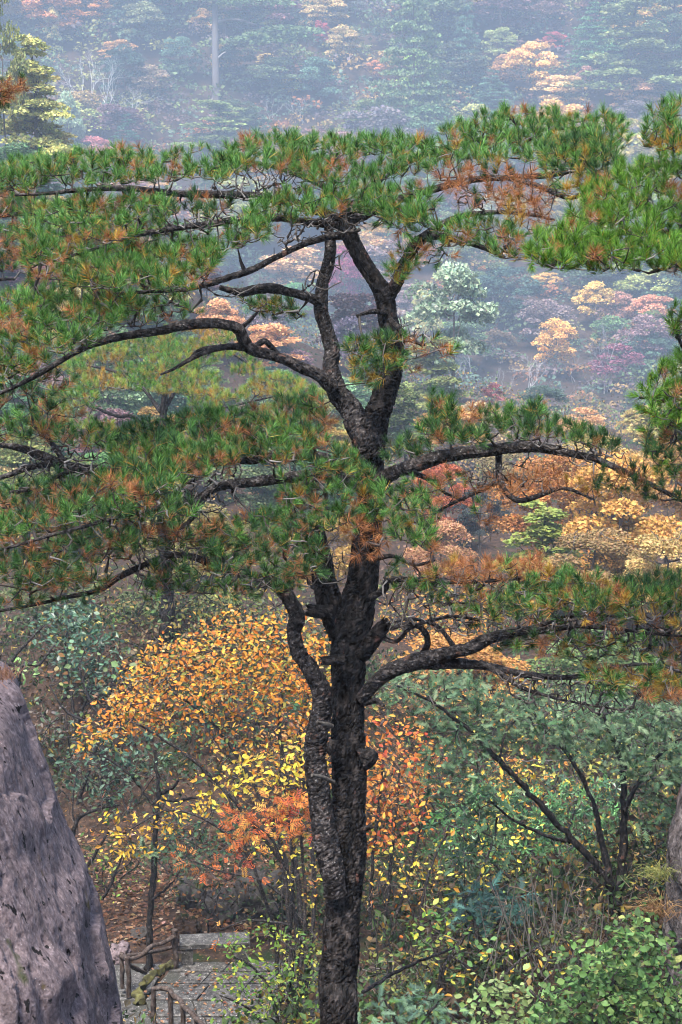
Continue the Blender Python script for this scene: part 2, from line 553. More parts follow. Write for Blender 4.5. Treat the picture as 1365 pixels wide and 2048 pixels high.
# ------------------------------------------------------------------ distant trees: prototypes of unit size (1 wide, 1 high), copied with their own colours
def leaf_cloud(centres, radii, counts, size, rng, flat=0.0, up=0.6):
    """leaves on and in lumpy puffs"""
    geo = Geo()
    pos, tint = [], []
    for c, r, n in zip(centres, radii, counts):
        d = norm(rng.normal(size=(n, 3)))
        d[:, 2] = np.abs(d[:, 2]) * 0.9 - 0.25 * rng.random(n)
        q = np.asarray(c) + d * np.asarray(r) * (0.55 + 0.45 * rng.random((n, 1)) ** 0.5)
        pos.append(q)
        tint.append(np.full(n, 1 + rng.normal() * 0.16))
    pos = np.concatenate(pos); tint = np.concatenate(tint)
    n = len(pos)
    nr = norm(rng.normal(size=(n, 3)) * 0.6 + UP * up)
    dr = norm(rng.normal(size=(n, 3)) * (1, 1, 0.35 if flat == 0 else 0.15))
    t = tint[:, None] * (1 + rng.normal(size=(n, 1)) * 0.22) * (1 + rng.normal(size=(n, 3)) * 0.07)
    scatter(geo, [kite(0.42, 0.1)], np.zeros(n, int), pos, frames_leaf(dr, nr), size * (0.6 + 0.8 * rng.random(n)), np.clip(t, 0.2, 2.0))
    return geo

def proto_round(seed, fine=1):
    rng = np.random.default_rng(seed)
    k = 26
    th = rng.random(k) * 2 * math.pi
    zz = rng.random(k)
    prof = np.sin(np.clip(zz * 0.86 + 0.12, 0, 1) * math.pi) ** 0.7
    rad = prof * 0.37 * np.sqrt(rng.random(k) * 0.75 + 0.25)
    c = np.stack([np.cos(th) * rad, np.sin(th) * rad, 0.24 + 0.66 * zz], 1) + rng.normal(size=(k, 3)) * 0.02
    rr = (0.075 + 0.075 * rng.random(k))[:, None] * np.array([1.25, 1.25, 0.8])
    crown = leaf_cloud(c, rr, [200 if fine == 1 else 420] * k, 0.036 if fine == 1 else 0.024, rng)
    w = Geo()
    tr = catmull([(0, 0, -0.12), (0.01, 0, 0.12), (-0.01, 0.01, 0.35), (0.01, 0, 0.6)], 5)
    tube(w, tr, np.linspace(0.024, 0.008, len(tr)), 5)
    tw, _ = grow(tr[6:], c, rng, seg=0.08, sag=0.05, r_tip=0.004)
    for a, b, e in tw:
        tube(w, a, np.linspace(min(b, .012), e, len(a)), 3, cap=False)
    return w, crown

def proto_layered(seed):
    rng = np.random.default_rng(seed)
    cs, rs, ns = [], [], []
    lean = rng.normal() * 0.06
    for z in np.linspace(0.30, 0.97, 6):
        m = 4 + int(5 * (1.1 - z))
        for _ in range(m + 1):
            a = rng.random() * 2 * math.pi
            q = (0.30 * (1.12 - z * 0.85)) * (0.35 + rng.random())
            cs.append((math.cos(a) * q + lean * z, math.sin(a) * q, z + rng.normal() * 0.045))
            rs.append(np.array([0.125, 0.12, 0.055]) * (0.7 + 0.6 * rng.random()) * (1.15 - 0.4 * z))
            ns.append(170)
    crown = leaf_cloud(cs, rs, ns, 0.030, rng, flat=1, up=0.9)
    w = Geo()
    tr = catmull([(0, 0, -0.15), (lean * 0.1, 0, 0.2), (lean * 0.5 + 0.015, 0, 0.55), (lean, 0, 0.93)], 5)
    tube(w, tr, np.linspace(0.024, 0.008, len(tr)), 6)
    tw, _ = grow(tr[4:], np.array(cs) - UP * 0.02, rng, seg=0.09, sag=0.0, r_tip=0.0045)
    for a, b, e in tw:
        tube(w, a, np.linspace(min(b, .012), e, len(a)), 4, cap=False)
    return w, crown

def proto_cone(seed):
    rng = np.random.default_rng(seed)
    cs, rs, ns = [], [], []
    for z in np.linspace(0.10, 0.98, 17):
        R = 0.50 * (1 - z) ** 0.75 + 0.03
        m = max(2, int(9 * (1 - z) + 2))
        a0 = rng.random() * 6.3
        for i in range(m):
            a = a0 + i * 2 * math.pi / m + rng.normal() * 0.25
            q = R * (0.5 + 0.45 * rng.random())
            cs.append((math.cos(a) * q, math.sin(a) * q, z - q * 0.10 + rng.normal() * 0.012))
            rs.append(np.array([R * 0.36 + 0.012, R * 0.36 + 0.012, 0.026]))
            ns.append(110)
    crown = leaf_cloud(cs, rs, ns, 0.030, rng, flat=1, up=0.8)
    w = Geo()
    tr = catmull([(0, 0, -0.15), (0.006, 0, 0.3), (0, 0, 0.97)], 6)
    tube(w, tr, np.linspace(0.022, 0.005, len(tr)), 6)
    return w, crown

def bare_branches(rng, levels=4, spread=0.5, seglen=0.34, rad=0.016, forks=(2, 4), start=None, up=0.35):
    out = []
    def go(p, d, L, r, lev):
        n = 4
        pts = [p]
        for _ in range(n):
            d = norm(d + rng.normal(size=3) * 0.17 + UP * up * 0.12)
            pts.append(pts[-1] + d * L / n)
        out.append((np.array(pts), r, r * 0.55))
        if lev == 0:
            return
        for _ in range(rng.integers(*forks) + (1 if lev < 3 else 0)):
            t = rng.integers(2, n + 1)
            nd = norm(d + rng.normal(size=3) * spread + UP * up * 0.5)
            go(pts[t], nd, L * (0.55 + 0.25 * rng.random()), r * 0.5, lev - 1)
    p0, d0 = start or (np.array([0, 0, -0.1]), np.array([0, 0, 1.0]))
    go(p0, d0, seglen, rad, levels)
    return out

def proto_bare(seed, rad=0.010, stems=2):
    rng = np.random.default_rng(seed)
    w = Geo()
    for s_ in range(stems):
        d = norm(np.array([rng.normal() * 0.25, rng.normal() * 0.2, 1.0]))
        for a, b, e in bare_branches(rng, 4, 0.5, 0.42, rad, start=(np.array([s_ * 0.05 - 0.02, 0, -0.1]), d)):
            tube(w, a, np.linspace(b, e, len(a)), 5 if b > 0.006 else 3, (1, 1, 1), cap=False)
    return w, None

PROTO = {}
for kind, fn, seeds in (('round', proto_round, (1, 2, 3, 4)), ('layered', proto_layered, (11, 12, 13)), ('cone', proto_cone, (21, 22)), ('bare', proto_bare, (31, 32, 33)), ('round_fine', lambda s_: proto_round(s_, 4), (5, 6, 7))):
    PROTO[kind] = []
    for sd in seeds:
        w, c = fn(sd)
        PROTO[kind].append((w.mesh(kind + '_trunk', M_FARWOOD), c.mesh(kind + '_crown', M_FAR, smooth=False) if c else None))

BARK_C = {'round': (0.10, 0.085, 0.075), 'layered': (0.075, 0.06, 0.055), 'cone': (0.07, 0.06, 0.05), 'bare': (0.42, 0.42, 0.42)}
_FK = [0]
NAMED = [(415, 450, 0, 205, 400.0), (480, 620, 45, 100, 400.0)]
def far_tree(kind, cx, cy, w, h, col, label, cat='tree', group=None, name=None, wood=None, base=None, d=None, tilt=0.0):
    """a tree whose crown is seen round (cx, cy), w by h pixels; it stands where the pixel below it meets the ground"""
    _FK[0] += 1
    rng = np.random.default_rng(1000 + _FK[0])
    by = base if base is not None else cy + h * 0.55
    if d is None:
        b, dd = hit(cx, by, 45.0)
    else:
        b = P(cx, by, d); dd = d
        if b[2] - float(ground(b[0], b[1])[0]) > 0.6 * (by - cy + h / 2) * d / F_PX:
            b, dd = hit(cx, by, 45.0)
    wm, hm = w * dd / F_PX, h * dd / F_PX
    full = max((by - (cy - h / 2)) * dd / F_PX, hm)
    gz_ = float(ground(b[0], b[1])[0])
    zs = full
    name = name or {'round': 'broadleaf_tree', 'layered': 'pine_tree', 'cone': 'conifer_tree', 'bare': 'bare_tree'}[kind]
    box_ = (cx - w / 2, cx + w / 2, cy - h / 2, by, dd)
    if group is None:
        NAMED.append(box_)
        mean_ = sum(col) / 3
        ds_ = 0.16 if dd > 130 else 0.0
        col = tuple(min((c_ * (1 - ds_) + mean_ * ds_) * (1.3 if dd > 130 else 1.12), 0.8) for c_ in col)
    else:                                         # a nameless tree never stands in front of one that can be told apart
        for n_ in NAMED:
            ox = min(box_[1], n_[1]) - max(box_[0], n_[0]); oy = min(box_[3], n_[3]) - max(box_[2], n_[2])
            if ox > 0.25 * min(n_[1] - n_[0], box_[1] - box_[0]) and box_[2] < n_[2] + 0.45 * (n_[3] - n_[2]) and oy > 0.2 * min(n_[3] - n_[2], box_[3] - box_[2]) and dd < n_[4] + 2:
                return None
    off = max(b[2] - gz_, 0.0)
    t = thing(name, label, cat, (b[0], b[1], min(b[2], gz_)), group)
    kd_ = kind + '_fine' if kind + '_fine' in PROTO and dd < 130 else kind
    tm, cm = PROTO[kd_][int(rng.integers(len(PROTO[kd_])))]
    rot = rng.random() * 2 * math.pi
    for nm, mesh, c in (('trunk', tm, wood or BARK_C[kind]), ('crown', cm, col)):
        if mesh is None:
            continue
        o = link(bpy.data.objects.new(nm, mesh))
        o.parent = t
        o.scale = (wm, wm, zs) if nm == 'crown' else (wm, wm, (off + 0.6 * zs) / 0.6)
        o.location = (0, 0, off if nm == 'crown' else 0)
        o.rotation_euler = (tilt, 0, rot)
        o.color = (*c, 1)
        if nm == 'crown':
            o['kind'] = 'stuff'
    return t

GOLD, ORNG, PALE_G, RUST = (0.50, 0.31, 0.07), (0.42, 0.17, 0.05), (0.44, 0.37, 0.13), (0.30, 0.12, 0.05)
TEAL, DTEAL, MINT, OLIVE = (0.075, 0.15, 0.10), (0.035, 0.075, 0.055), (0.20, 0.28, 0.16), (0.12, 0.15, 0.04)
PGRN, YGRN, RED, PURP, PINK = (0.085, 0.14, 0.04), (0.21, 0.23, 0.055), (0.35, 0.05, 0.07), (0.12, 0.06, 0.065), (0.42, 0.14, 0.14)
GREY = (0.14, 0.12, 0.10)

far = far_tree
# upper left
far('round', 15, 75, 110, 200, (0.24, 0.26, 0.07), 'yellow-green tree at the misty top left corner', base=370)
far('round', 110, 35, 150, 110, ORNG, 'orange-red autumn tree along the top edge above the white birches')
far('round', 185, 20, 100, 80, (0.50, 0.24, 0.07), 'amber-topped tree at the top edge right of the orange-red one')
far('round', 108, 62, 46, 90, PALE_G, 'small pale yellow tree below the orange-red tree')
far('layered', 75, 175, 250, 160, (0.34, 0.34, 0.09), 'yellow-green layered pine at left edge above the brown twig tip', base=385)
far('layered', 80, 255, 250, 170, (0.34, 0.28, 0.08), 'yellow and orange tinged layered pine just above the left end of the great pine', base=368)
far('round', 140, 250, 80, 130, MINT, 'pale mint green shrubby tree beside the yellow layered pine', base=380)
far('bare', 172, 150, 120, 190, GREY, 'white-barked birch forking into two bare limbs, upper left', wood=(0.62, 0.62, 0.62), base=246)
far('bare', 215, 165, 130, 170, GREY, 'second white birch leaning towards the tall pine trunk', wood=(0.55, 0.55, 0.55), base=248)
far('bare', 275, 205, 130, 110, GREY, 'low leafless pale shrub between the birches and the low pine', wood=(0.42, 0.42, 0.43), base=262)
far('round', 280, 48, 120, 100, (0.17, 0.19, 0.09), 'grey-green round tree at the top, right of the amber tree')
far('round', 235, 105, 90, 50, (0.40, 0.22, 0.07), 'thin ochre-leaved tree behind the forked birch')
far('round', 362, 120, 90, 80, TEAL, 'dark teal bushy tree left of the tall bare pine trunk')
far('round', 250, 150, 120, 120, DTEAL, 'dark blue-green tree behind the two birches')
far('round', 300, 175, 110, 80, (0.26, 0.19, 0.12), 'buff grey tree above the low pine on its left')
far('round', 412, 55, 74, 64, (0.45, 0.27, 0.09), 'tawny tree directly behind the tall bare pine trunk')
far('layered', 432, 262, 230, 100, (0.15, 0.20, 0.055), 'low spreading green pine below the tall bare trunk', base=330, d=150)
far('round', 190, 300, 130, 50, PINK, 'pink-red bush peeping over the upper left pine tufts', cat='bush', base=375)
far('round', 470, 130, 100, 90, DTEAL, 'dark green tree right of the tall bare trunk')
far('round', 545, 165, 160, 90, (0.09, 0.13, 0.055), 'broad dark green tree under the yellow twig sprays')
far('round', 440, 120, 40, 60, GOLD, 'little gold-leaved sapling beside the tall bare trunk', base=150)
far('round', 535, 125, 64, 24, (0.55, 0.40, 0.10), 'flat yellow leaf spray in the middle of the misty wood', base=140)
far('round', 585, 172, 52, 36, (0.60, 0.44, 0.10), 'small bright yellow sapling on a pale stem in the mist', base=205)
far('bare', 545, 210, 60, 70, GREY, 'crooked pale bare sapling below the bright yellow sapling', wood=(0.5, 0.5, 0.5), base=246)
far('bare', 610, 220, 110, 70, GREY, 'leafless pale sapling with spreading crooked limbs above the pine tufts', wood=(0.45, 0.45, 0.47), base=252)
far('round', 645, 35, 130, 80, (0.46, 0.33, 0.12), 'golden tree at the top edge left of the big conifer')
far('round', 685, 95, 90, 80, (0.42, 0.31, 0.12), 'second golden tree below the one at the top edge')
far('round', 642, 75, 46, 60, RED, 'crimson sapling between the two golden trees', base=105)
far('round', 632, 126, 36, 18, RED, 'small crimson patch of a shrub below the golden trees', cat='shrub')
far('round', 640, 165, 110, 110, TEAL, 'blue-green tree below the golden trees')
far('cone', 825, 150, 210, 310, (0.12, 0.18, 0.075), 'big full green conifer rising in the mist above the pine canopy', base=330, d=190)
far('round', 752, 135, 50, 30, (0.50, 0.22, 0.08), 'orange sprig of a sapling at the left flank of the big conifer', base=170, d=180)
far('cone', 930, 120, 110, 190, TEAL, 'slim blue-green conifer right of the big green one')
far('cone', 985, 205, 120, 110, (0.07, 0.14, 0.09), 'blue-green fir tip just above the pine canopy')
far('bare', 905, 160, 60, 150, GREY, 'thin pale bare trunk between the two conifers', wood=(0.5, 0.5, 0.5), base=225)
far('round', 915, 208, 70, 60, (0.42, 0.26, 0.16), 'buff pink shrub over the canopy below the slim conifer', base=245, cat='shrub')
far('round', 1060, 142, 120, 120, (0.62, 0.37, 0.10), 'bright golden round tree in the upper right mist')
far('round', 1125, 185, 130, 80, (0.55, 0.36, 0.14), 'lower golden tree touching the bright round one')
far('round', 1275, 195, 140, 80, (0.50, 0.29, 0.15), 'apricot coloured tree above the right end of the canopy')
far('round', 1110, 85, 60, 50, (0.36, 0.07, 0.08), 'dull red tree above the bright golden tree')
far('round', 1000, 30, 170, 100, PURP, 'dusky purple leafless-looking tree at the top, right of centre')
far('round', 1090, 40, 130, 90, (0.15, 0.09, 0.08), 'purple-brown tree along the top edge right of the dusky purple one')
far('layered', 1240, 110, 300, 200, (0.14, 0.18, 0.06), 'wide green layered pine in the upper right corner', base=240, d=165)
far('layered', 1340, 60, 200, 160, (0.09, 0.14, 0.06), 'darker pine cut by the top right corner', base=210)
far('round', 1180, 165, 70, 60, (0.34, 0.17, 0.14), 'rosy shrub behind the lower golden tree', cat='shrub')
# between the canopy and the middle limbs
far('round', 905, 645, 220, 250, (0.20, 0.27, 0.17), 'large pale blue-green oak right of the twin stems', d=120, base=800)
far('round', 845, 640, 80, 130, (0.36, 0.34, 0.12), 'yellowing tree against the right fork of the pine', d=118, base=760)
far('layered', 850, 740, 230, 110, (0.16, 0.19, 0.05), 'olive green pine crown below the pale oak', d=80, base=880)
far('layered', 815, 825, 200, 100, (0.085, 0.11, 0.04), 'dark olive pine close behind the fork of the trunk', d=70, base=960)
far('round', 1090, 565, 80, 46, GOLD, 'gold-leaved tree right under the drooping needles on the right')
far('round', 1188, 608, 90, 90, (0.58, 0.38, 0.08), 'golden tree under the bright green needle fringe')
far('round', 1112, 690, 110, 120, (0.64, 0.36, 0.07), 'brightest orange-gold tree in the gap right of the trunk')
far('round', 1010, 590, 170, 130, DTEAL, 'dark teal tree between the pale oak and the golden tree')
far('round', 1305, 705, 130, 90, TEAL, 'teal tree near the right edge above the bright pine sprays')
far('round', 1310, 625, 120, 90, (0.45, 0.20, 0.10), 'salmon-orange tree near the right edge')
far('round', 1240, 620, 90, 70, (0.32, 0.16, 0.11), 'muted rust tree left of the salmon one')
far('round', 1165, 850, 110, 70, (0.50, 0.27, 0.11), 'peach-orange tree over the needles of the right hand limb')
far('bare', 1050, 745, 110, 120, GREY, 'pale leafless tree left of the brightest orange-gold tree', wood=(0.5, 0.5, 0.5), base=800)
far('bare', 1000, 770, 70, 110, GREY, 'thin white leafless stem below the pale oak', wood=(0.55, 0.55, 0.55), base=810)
far('bare', 1210, 690, 140, 160, GREY, 'grey leafless tree right of the brightest orange-gold tree', wood=(0.36, 0.34, 0.36), base=790)
far('round', 1235, 735, 120, 90, (0.20, 0.06, 0.09), 'magenta-tinted tree beyond the right hand limb')
far('round', 985, 790, 60, 50, PINK, 'magenta pink bush over the needles of the right hand limb', cat='bush', d=110)
far('round', 1085, 800, 110, 70, (0.06, 0.10, 0.08), 'dark teal bush above the right hand limb', cat='bush')
far('round', 690, 560, 100, 130, (0.26, 0.04, 0.10), 'crimson-magenta tree framed between the two upper stems')
far('round', 590, 540, 170, 90, (0.48, 0.29, 0.12), 'speckled gold tree left of the thinner upper stem')
far('round', 545, 640, 120, 110, (0.15, 0.13, 0.15), 'smoky grey tree left of the thin stem')
far('round', 545, 690, 150, 90, (0.46, 0.22, 0.08), 'orange bush behind the arching left limb', cat='bush', d=90, base=760)
far('round', 440, 640, 110, 90, (0.48, 0.24, 0.10), 'apricot tree in the loop above the arching limb', d=100, base=720)
far('round', 250, 405, 170, 90, (0.30, 0.15, 0.13), 'dusty rose tree seen under the top left branch')
far('round', 300, 385, 100, 60, (0.48, 0.28, 0.10), 'tan-gold tree in the gap under the top left branch')
far('round', 70, 560, 150, 70, (0.26, 0.10, 0.12), 'wine-coloured tree in the gap at the left edge')
far('round', 140, 590, 110, 70, PALE_G, 'pale yellow-green tree in the left gap', d=120, base=660)
far('round', 640, 430, 200, 90, TEAL, 'teal tree hidden behind the canopy centre')
far('round', 1010, 440, 170, 110, (0.24, 0.27, 0.17), 'pale green tree glimpsed through the browned needles')
far('round', 700, 690, 110, 110, (0.10, 0.08, 0.12), 'violet-grey tree between the two stems')
# middle distance right: a grove of orange beeches and a bright pine
far('round', 1235, 1040, 330, 300, (0.44, 0.25, 0.075), 'big golden beech filling the gap below the right hand limb', d=62, base=1230)
far('round', 1085, 985, 240, 210, (0.34, 0.16, 0.055), 'orange beech left of the big golden one', d=70, base=1150)
far('round', 1330, 980, 200, 240, (0.38, 0.22, 0.09), 'amber beech at the right edge under the limb end', d=68, base=1160)
far('round', 1330, 1120, 220, 160, (0.40, 0.29, 0.12), 'straw-yellow beech at the right edge above the lower pine spray', d=56, base=1240)
far('round', 1170, 910, 200, 110, (0.40, 0.31, 0.13), 'pale yellow tree just under the arching right limb', d=85, base=1010)
far('layered', 1085, 1095, 300, 160, (0.19, 0.23, 0.06), 'fresh yellow-green pine standing among the orange beeches', d=50, base=1230)
far('round', 890, 965, 170, 110, (0.32, 0.10, 0.05), 'red-orange maple right beside the trunk under the right limb', d=52, base=1100)
far('round', 880, 1085, 170, 120, (0.36, 0.20, 0.11), 'peach-coloured maple low behind the browned sprays', d=47, base=1200)
far('round', 960, 1010, 120, 110, (0.06, 0.07, 0.07), 'dark grey-green tree in the hollow left of the bright pine', d=75, base=1100)
far('round', 930, 1330, 330, 160, (0.34, 0.18, 0.06), 'russet-gold tree behind the two lower right limbs', d=48, base=1480)
far('round', 1200, 1330, 330, 150, (0.10, 0.15, 0.06), 'green tree behind the tips of the lower right limbs', d=50, base=1470)
far('round', 1180, 1120, 260, 140, (0.22, 0.15, 0.07), 'brown and olive beech filling in between the yellow-green pine and the straw-yellow beech', d=58, base=1240)
far('round', 1280, 930, 220, 120, (0.30, 0.21, 0.09), 'dull gold beech crown right under the end of the right hand limb', d=92, base=1040)
far('round', 1010, 940, 190, 110, (0.20, 0.16, 0.08), 'brownish olive tree under the middle of the right hand limb', d=95, base=1050)
# middle distance left
far('round', 250, 1240, 230, 120, (0.11, 0.13, 0.06), 'grey-green thicket tree behind the far pine trunk', d=54, base=1330)
far('round', 430, 1230, 170, 110, (0.16, 0.18, 0.07), 'yellowish green bush behind the golden beech top', cat='bush', d=52, base=1320)
far('round', 120, 1180, 240, 130, (0.10, 0.12, 0.055), 'dull green tree under the lowest left branch', d=60, base=1270)
far('round', 60, 950, 260, 220, (0.13, 0.15, 0.05), 'olive tree behind the thick left hand limb', d=75, base=1100)
far('round', 400, 1080, 300, 150, (0.20, 0.17, 0.06), 'ochre-green tree behind the middle left needles', d=70, base=1190)
far('round', 660, 1080, 200, 160, (0.34, 0.22, 0.07), 'yellow-brown tree behind the dead stub of the trunk', d=66, base=1210)

# filler of the far wood: many trees nobody could tell apart
FILL = (('round', (0.10, 0.155, 0.075), 'indistinct dark green tree of the misty far wood', 'dim green trees of the far wood'),
        ('round', (0.22, 0.145, 0.13), 'indistinct mauve-grey tree of the misty far wood', 'dim mauve trees of the far wood'),
        ('bare', GREY, 'faint leafless tree of the misty far wood', 'faint leafless trees of the far wood'),
        ('cone', (0.07, 0.13, 0.075), 'indistinct dark conifer of the misty far wood', 'dim conifers of the far wood'),
        ('round', (0.42, 0.28, 0.10), 'indistinct tan tree of the misty far wood', 'dim tan trees of the far wood'),
        ('round', (0.27, 0.30, 0.11), 'indistinct pale yellow-green tree of the misty far wood', 'dim yellow-green trees of the far wood'))
rf = np.random.default_rng(55)
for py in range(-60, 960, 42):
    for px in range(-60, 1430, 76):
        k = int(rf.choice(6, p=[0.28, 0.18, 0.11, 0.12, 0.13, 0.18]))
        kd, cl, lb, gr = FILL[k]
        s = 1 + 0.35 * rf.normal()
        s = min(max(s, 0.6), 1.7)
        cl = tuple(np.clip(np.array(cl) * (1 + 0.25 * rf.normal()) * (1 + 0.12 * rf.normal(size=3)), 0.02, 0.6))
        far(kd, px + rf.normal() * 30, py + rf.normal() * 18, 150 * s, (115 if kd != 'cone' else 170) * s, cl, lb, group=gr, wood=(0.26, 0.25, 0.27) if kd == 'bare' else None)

# brushwood that covers the slopes between the trees: one mass
B = Geo()
rb = np.random.default_rng(8)
n = 45000
dd = 48 + (330 - 48) * rb.random(n) ** 0.9
pp = P(rb.uniform(-160, 1530, n), np.full(n, 900.0), dd)
x, y = pp[:, 0], pp[:, 1]
z = ground(x, y)
keep = y > 40
x, y, z, dd = x[keep], y[keep], z[keep], dd[keep]; n = len(x)
patch = np.array([noise.noise((a * 0.12, b * 0.12, 0.0)) for a, b in zip(x, y)])
hgt = rb.random(n) ** 1.3 * (0.8 + 1.8 * (patch + 0.5)) * np.clip(dd / 110, 0.5, 3.0)
pal = np.array([(0.05, 0.09, 0.04), (0.17, 0.11, 0.08), (0.32, 0.21, 0.07), (0.13, 0.19, 0.07), (0.09, 0.08, 0.065)])
kk = np.clip(((patch + 0.55) * 5 + rb.normal(size=n) * 0.35).astype(int), 0, 4)
tint = pal[kk] * (1 + rb.normal(size=(n, 1)) * 0.16)
scatter(B, [kite(0.42, 0.1)], np.zeros(n, int), np.stack([x, y, z + hgt], 1), frames_leaf(norm(rb.normal(size=(n, 3))), norm(rb.normal(size=(n, 3)) * 0.7 + UP)),
        (0.10 + 0.0011 * dd) * (0.7 + 0.5 * rb.random(n)), np.clip(tint, 0.01, 0.6))
# the nameless canopy of the far valley side: merging crowns, one mass
npf = 3400
dp = 230 + (640 - 230) * rb.random(npf) ** 0.75
pq = P(rb.uniform(-130, 1500, npf), np.full(npf, 500.0), dp)
zx = ground(pq[:, 0], pq[:, 1])
sz = dp / 450.0
rad = (2.0 + 2.6 * rb.random(npf)) * np.clip(sz, 0.6, 1.3)
ctr = np.stack([pq[:, 0], pq[:, 1], zx + rad * (0.5 + 0.7 * rb.random(npf))], 1)
pn = np.array([noise.noise((a_ * 0.03, b_ * 0.03, 4.0)) for a_, b_ in zip(pq[:, 0], pq[:, 1])])
PALF = np.array([(0.055, 0.095, 0.06), (0.09, 0.14, 0.065), (0.15, 0.20, 0.075), (0.24, 0.24, 0.08), (0.17, 0.105, 0.095), (0.13, 0.10, 0.105), (0.32, 0.21, 0.08), (0.30, 0.13, 0.06), (0.10, 0.16, 0.11)])
kf = np.clip(((pn + 0.5) * 9 + rb.normal(size=npf) * 2.2), 0, 8.99).astype(int)
cf = PALF[kf] * (1 + 0.22 * rb.normal(size=(npf, 1)))
kpf = 46
dv = norm(rb.normal(size=(npf, kpf, 3)))
dv[:, :, 2] = np.abs(dv[:, :, 2]) * 0.9 - 0.25 * rb.random((npf, kpf))
wob_ = 0.5 + 0.5 * rb.random((npf, kpf, 1)) ** 0.5
q_ = (ctr[:, None] + dv * wob_ * (rad[:, None, None] * np.array([1.15, 1.15, 0.8]))).reshape(-1, 3)
m_ = len(q_)
tn = np.repeat(cf, kpf, 0) * (1 + 0.16 * rb.normal(size=(m_, 1)))
scatter(B, [kite(0.42, 0.1)], np.zeros(m_, int), q_, frames_leaf(norm(rb.normal(size=(m_, 3)) * (1, 1, 0.4)), norm(rb.normal(size=(m_, 3)) * 0.6 + UP * 0.6)), np.repeat(0.20 * rad + 0.2, kpf) * (0.6 + 0.8 * rb.random(m_)), np.clip(tn, 0.01, 0.6))
tag(part('undergrowth', B, M_LEAF, kind='stuff', smooth=False), label='brushwood and merging small crowns that cover the misty slopes between the trees', cat='undergrowth')

# ------------------------------------------------------------------ stone: boulders, platform, stair, bench, railings
def rock(name, label, edge, d, rx, ry, side, mat, seed, rings=150, sides=130, dep_shift=0.0, groove=1.0, cat='boulder'):
    """a boulder lofted from oval sections; edge = its outline seen from the camera [(px, py)], side +1: body lies left of the edge"""
    e = np.array(edge, float)
    e3 = P(e[:, 0], e[:, 1], np.full(len(e), d))
    zt, zb = e3[0, 2], e3[-1, 2] - 3.0
    t = np.linspace(0, 1, rings)
    zz = zt + (zb - zt) * t
    xe = np.interp(-zz, -e3[:, 2], e3[:, 0]); yb = np.interp(-zz, -e3[:, 2], e3[:, 1])
    nf = int(sides * 0.78)                       # most of the vertices go to the faces the path side can see
    a = np.radians(np.concatenate([np.linspace(-125, 35, nf, endpoint=False), np.linspace(35, 235, sides - nf, endpoint=False)]))
    if side < 0:
        a = np.pi - a[::-1]
    V = np.empty((rings, sides, 3))
    close = np.sqrt(np.clip(1 - (1 - np.clip(t / 0.10, 0, 1)) ** 2, 0.0004, 1))
    for i in range(rings):
        cxr = xe[i] - side * rx
        k = close[i]
        sx = np.cos(a); sy = np.sin(a)
        sq = (np.abs(sx) ** 3 + np.abs(sy) ** 3) ** (-1 / 3)
        V[i, :, 0] = cxr + rx * k * sx * sq
        V[i, :, 1] = yb[i] + dep_shift + ry * k * sy * sq
        V[i, :, 2] = zz[i]
    c0 = V.mean(1, keepdims=True)
    out = norm((V - c0) * (1, 1, 0) + 1e-6)
    disp = np.empty((rings, sides))
    for i in range(rings):
        for j in range(sides):
            q = Vector(V[i, j]) 
            # strata run down along the flank: coordinate across them
            u = q.x * 0.80 + side * q.z * 0.36
            w_ = u + noise.noise(q * 0.5 + Vector((seed, 0, 0))) * 0.30 + noise.noise(q * 2.2 + Vector((seed, 4, 0))) * 0.05
            ph = w_ / 0.34 + seed
            fr = ph - round(ph)
            am = 0.25 + 1.1 * max(0.0, noise.noise(Vector((round(ph) * 7.7, q.z * 0.45, seed))) + 0.35)
            g2 = noise.noise(Vector((w_ * 6.0 + seed, q.y * 1.0, q.z * 0.45)))
            big = noise.noise(q * 0.35 + Vector((seed * 2, 3, 0)))
            fine = noise.fractal(Vector((w_ * 5, q.y * 4, q.z * 1.8)), 0.8, 2.0, 6)
            pit = noise.noise(Vector((w_ * 11 + seed, q.y * 9, q.z * 5)))
            pit = -max(0.0, pit - 0.36) * 0.16
            crack = -0.13 * am * math.exp(-(fr * 0.34 / 0.038) ** 2) - max(0.0, 0.04 - abs(g2)) * 0.5
            step = 0.20 * am * fr
            disp[i, j] = (crack + step) * groove + big * 0.10 + fine * 0.034 + pit
    V = V + out * disp[:, :, None]
    for _ in range(4):                           # slide the sections until the outline meets the edge seen from the eye
        px_ = V[:, :, 0] / (V @ FWD) * F_PX + 682.5
        j_ = np.argmax(px_ * side, 1)
        ii = np.arange(rings)
        q = V[ii, j_]; dd_ = q @ FWD
        sh = (np.interp(1024 - (q @ UPC) / dd_ * F_PX, e[:, 1], e[:, 0]) - px_[ii, j_]) / F_PX * dd_
        k0_ = int(0.1 * rings) + 1
        sh[:k0_] = sh[k0_]
        pad = np.concatenate([np.full(24, sh[0]), sh, np.full(24, sh[-1])])
        sh = np.convolve(pad, np.hanning(49) / np.hanning(49).sum(), 'valid')
        V[:, :, 0] += sh[:, None]
    gq = Geo()
    i = np.arange(rings - 1)[:, None] * sides; j = np.arange(sides)[None]; k = (j + 1) % sides
    gq.add(V.reshape(-1, 3), np.stack([i + j, i + sides + j, i + sides + k, i + k], -1).reshape(-1, 4))
    top = np.vstack([V[0], V[0].mean(0)[None]])
    gq.add(top, np.array([[m, (m + 1) % sides, sides] for m in range(sides)]))
    o = part(name, gq, mat)
    return tag(o, label, cat)

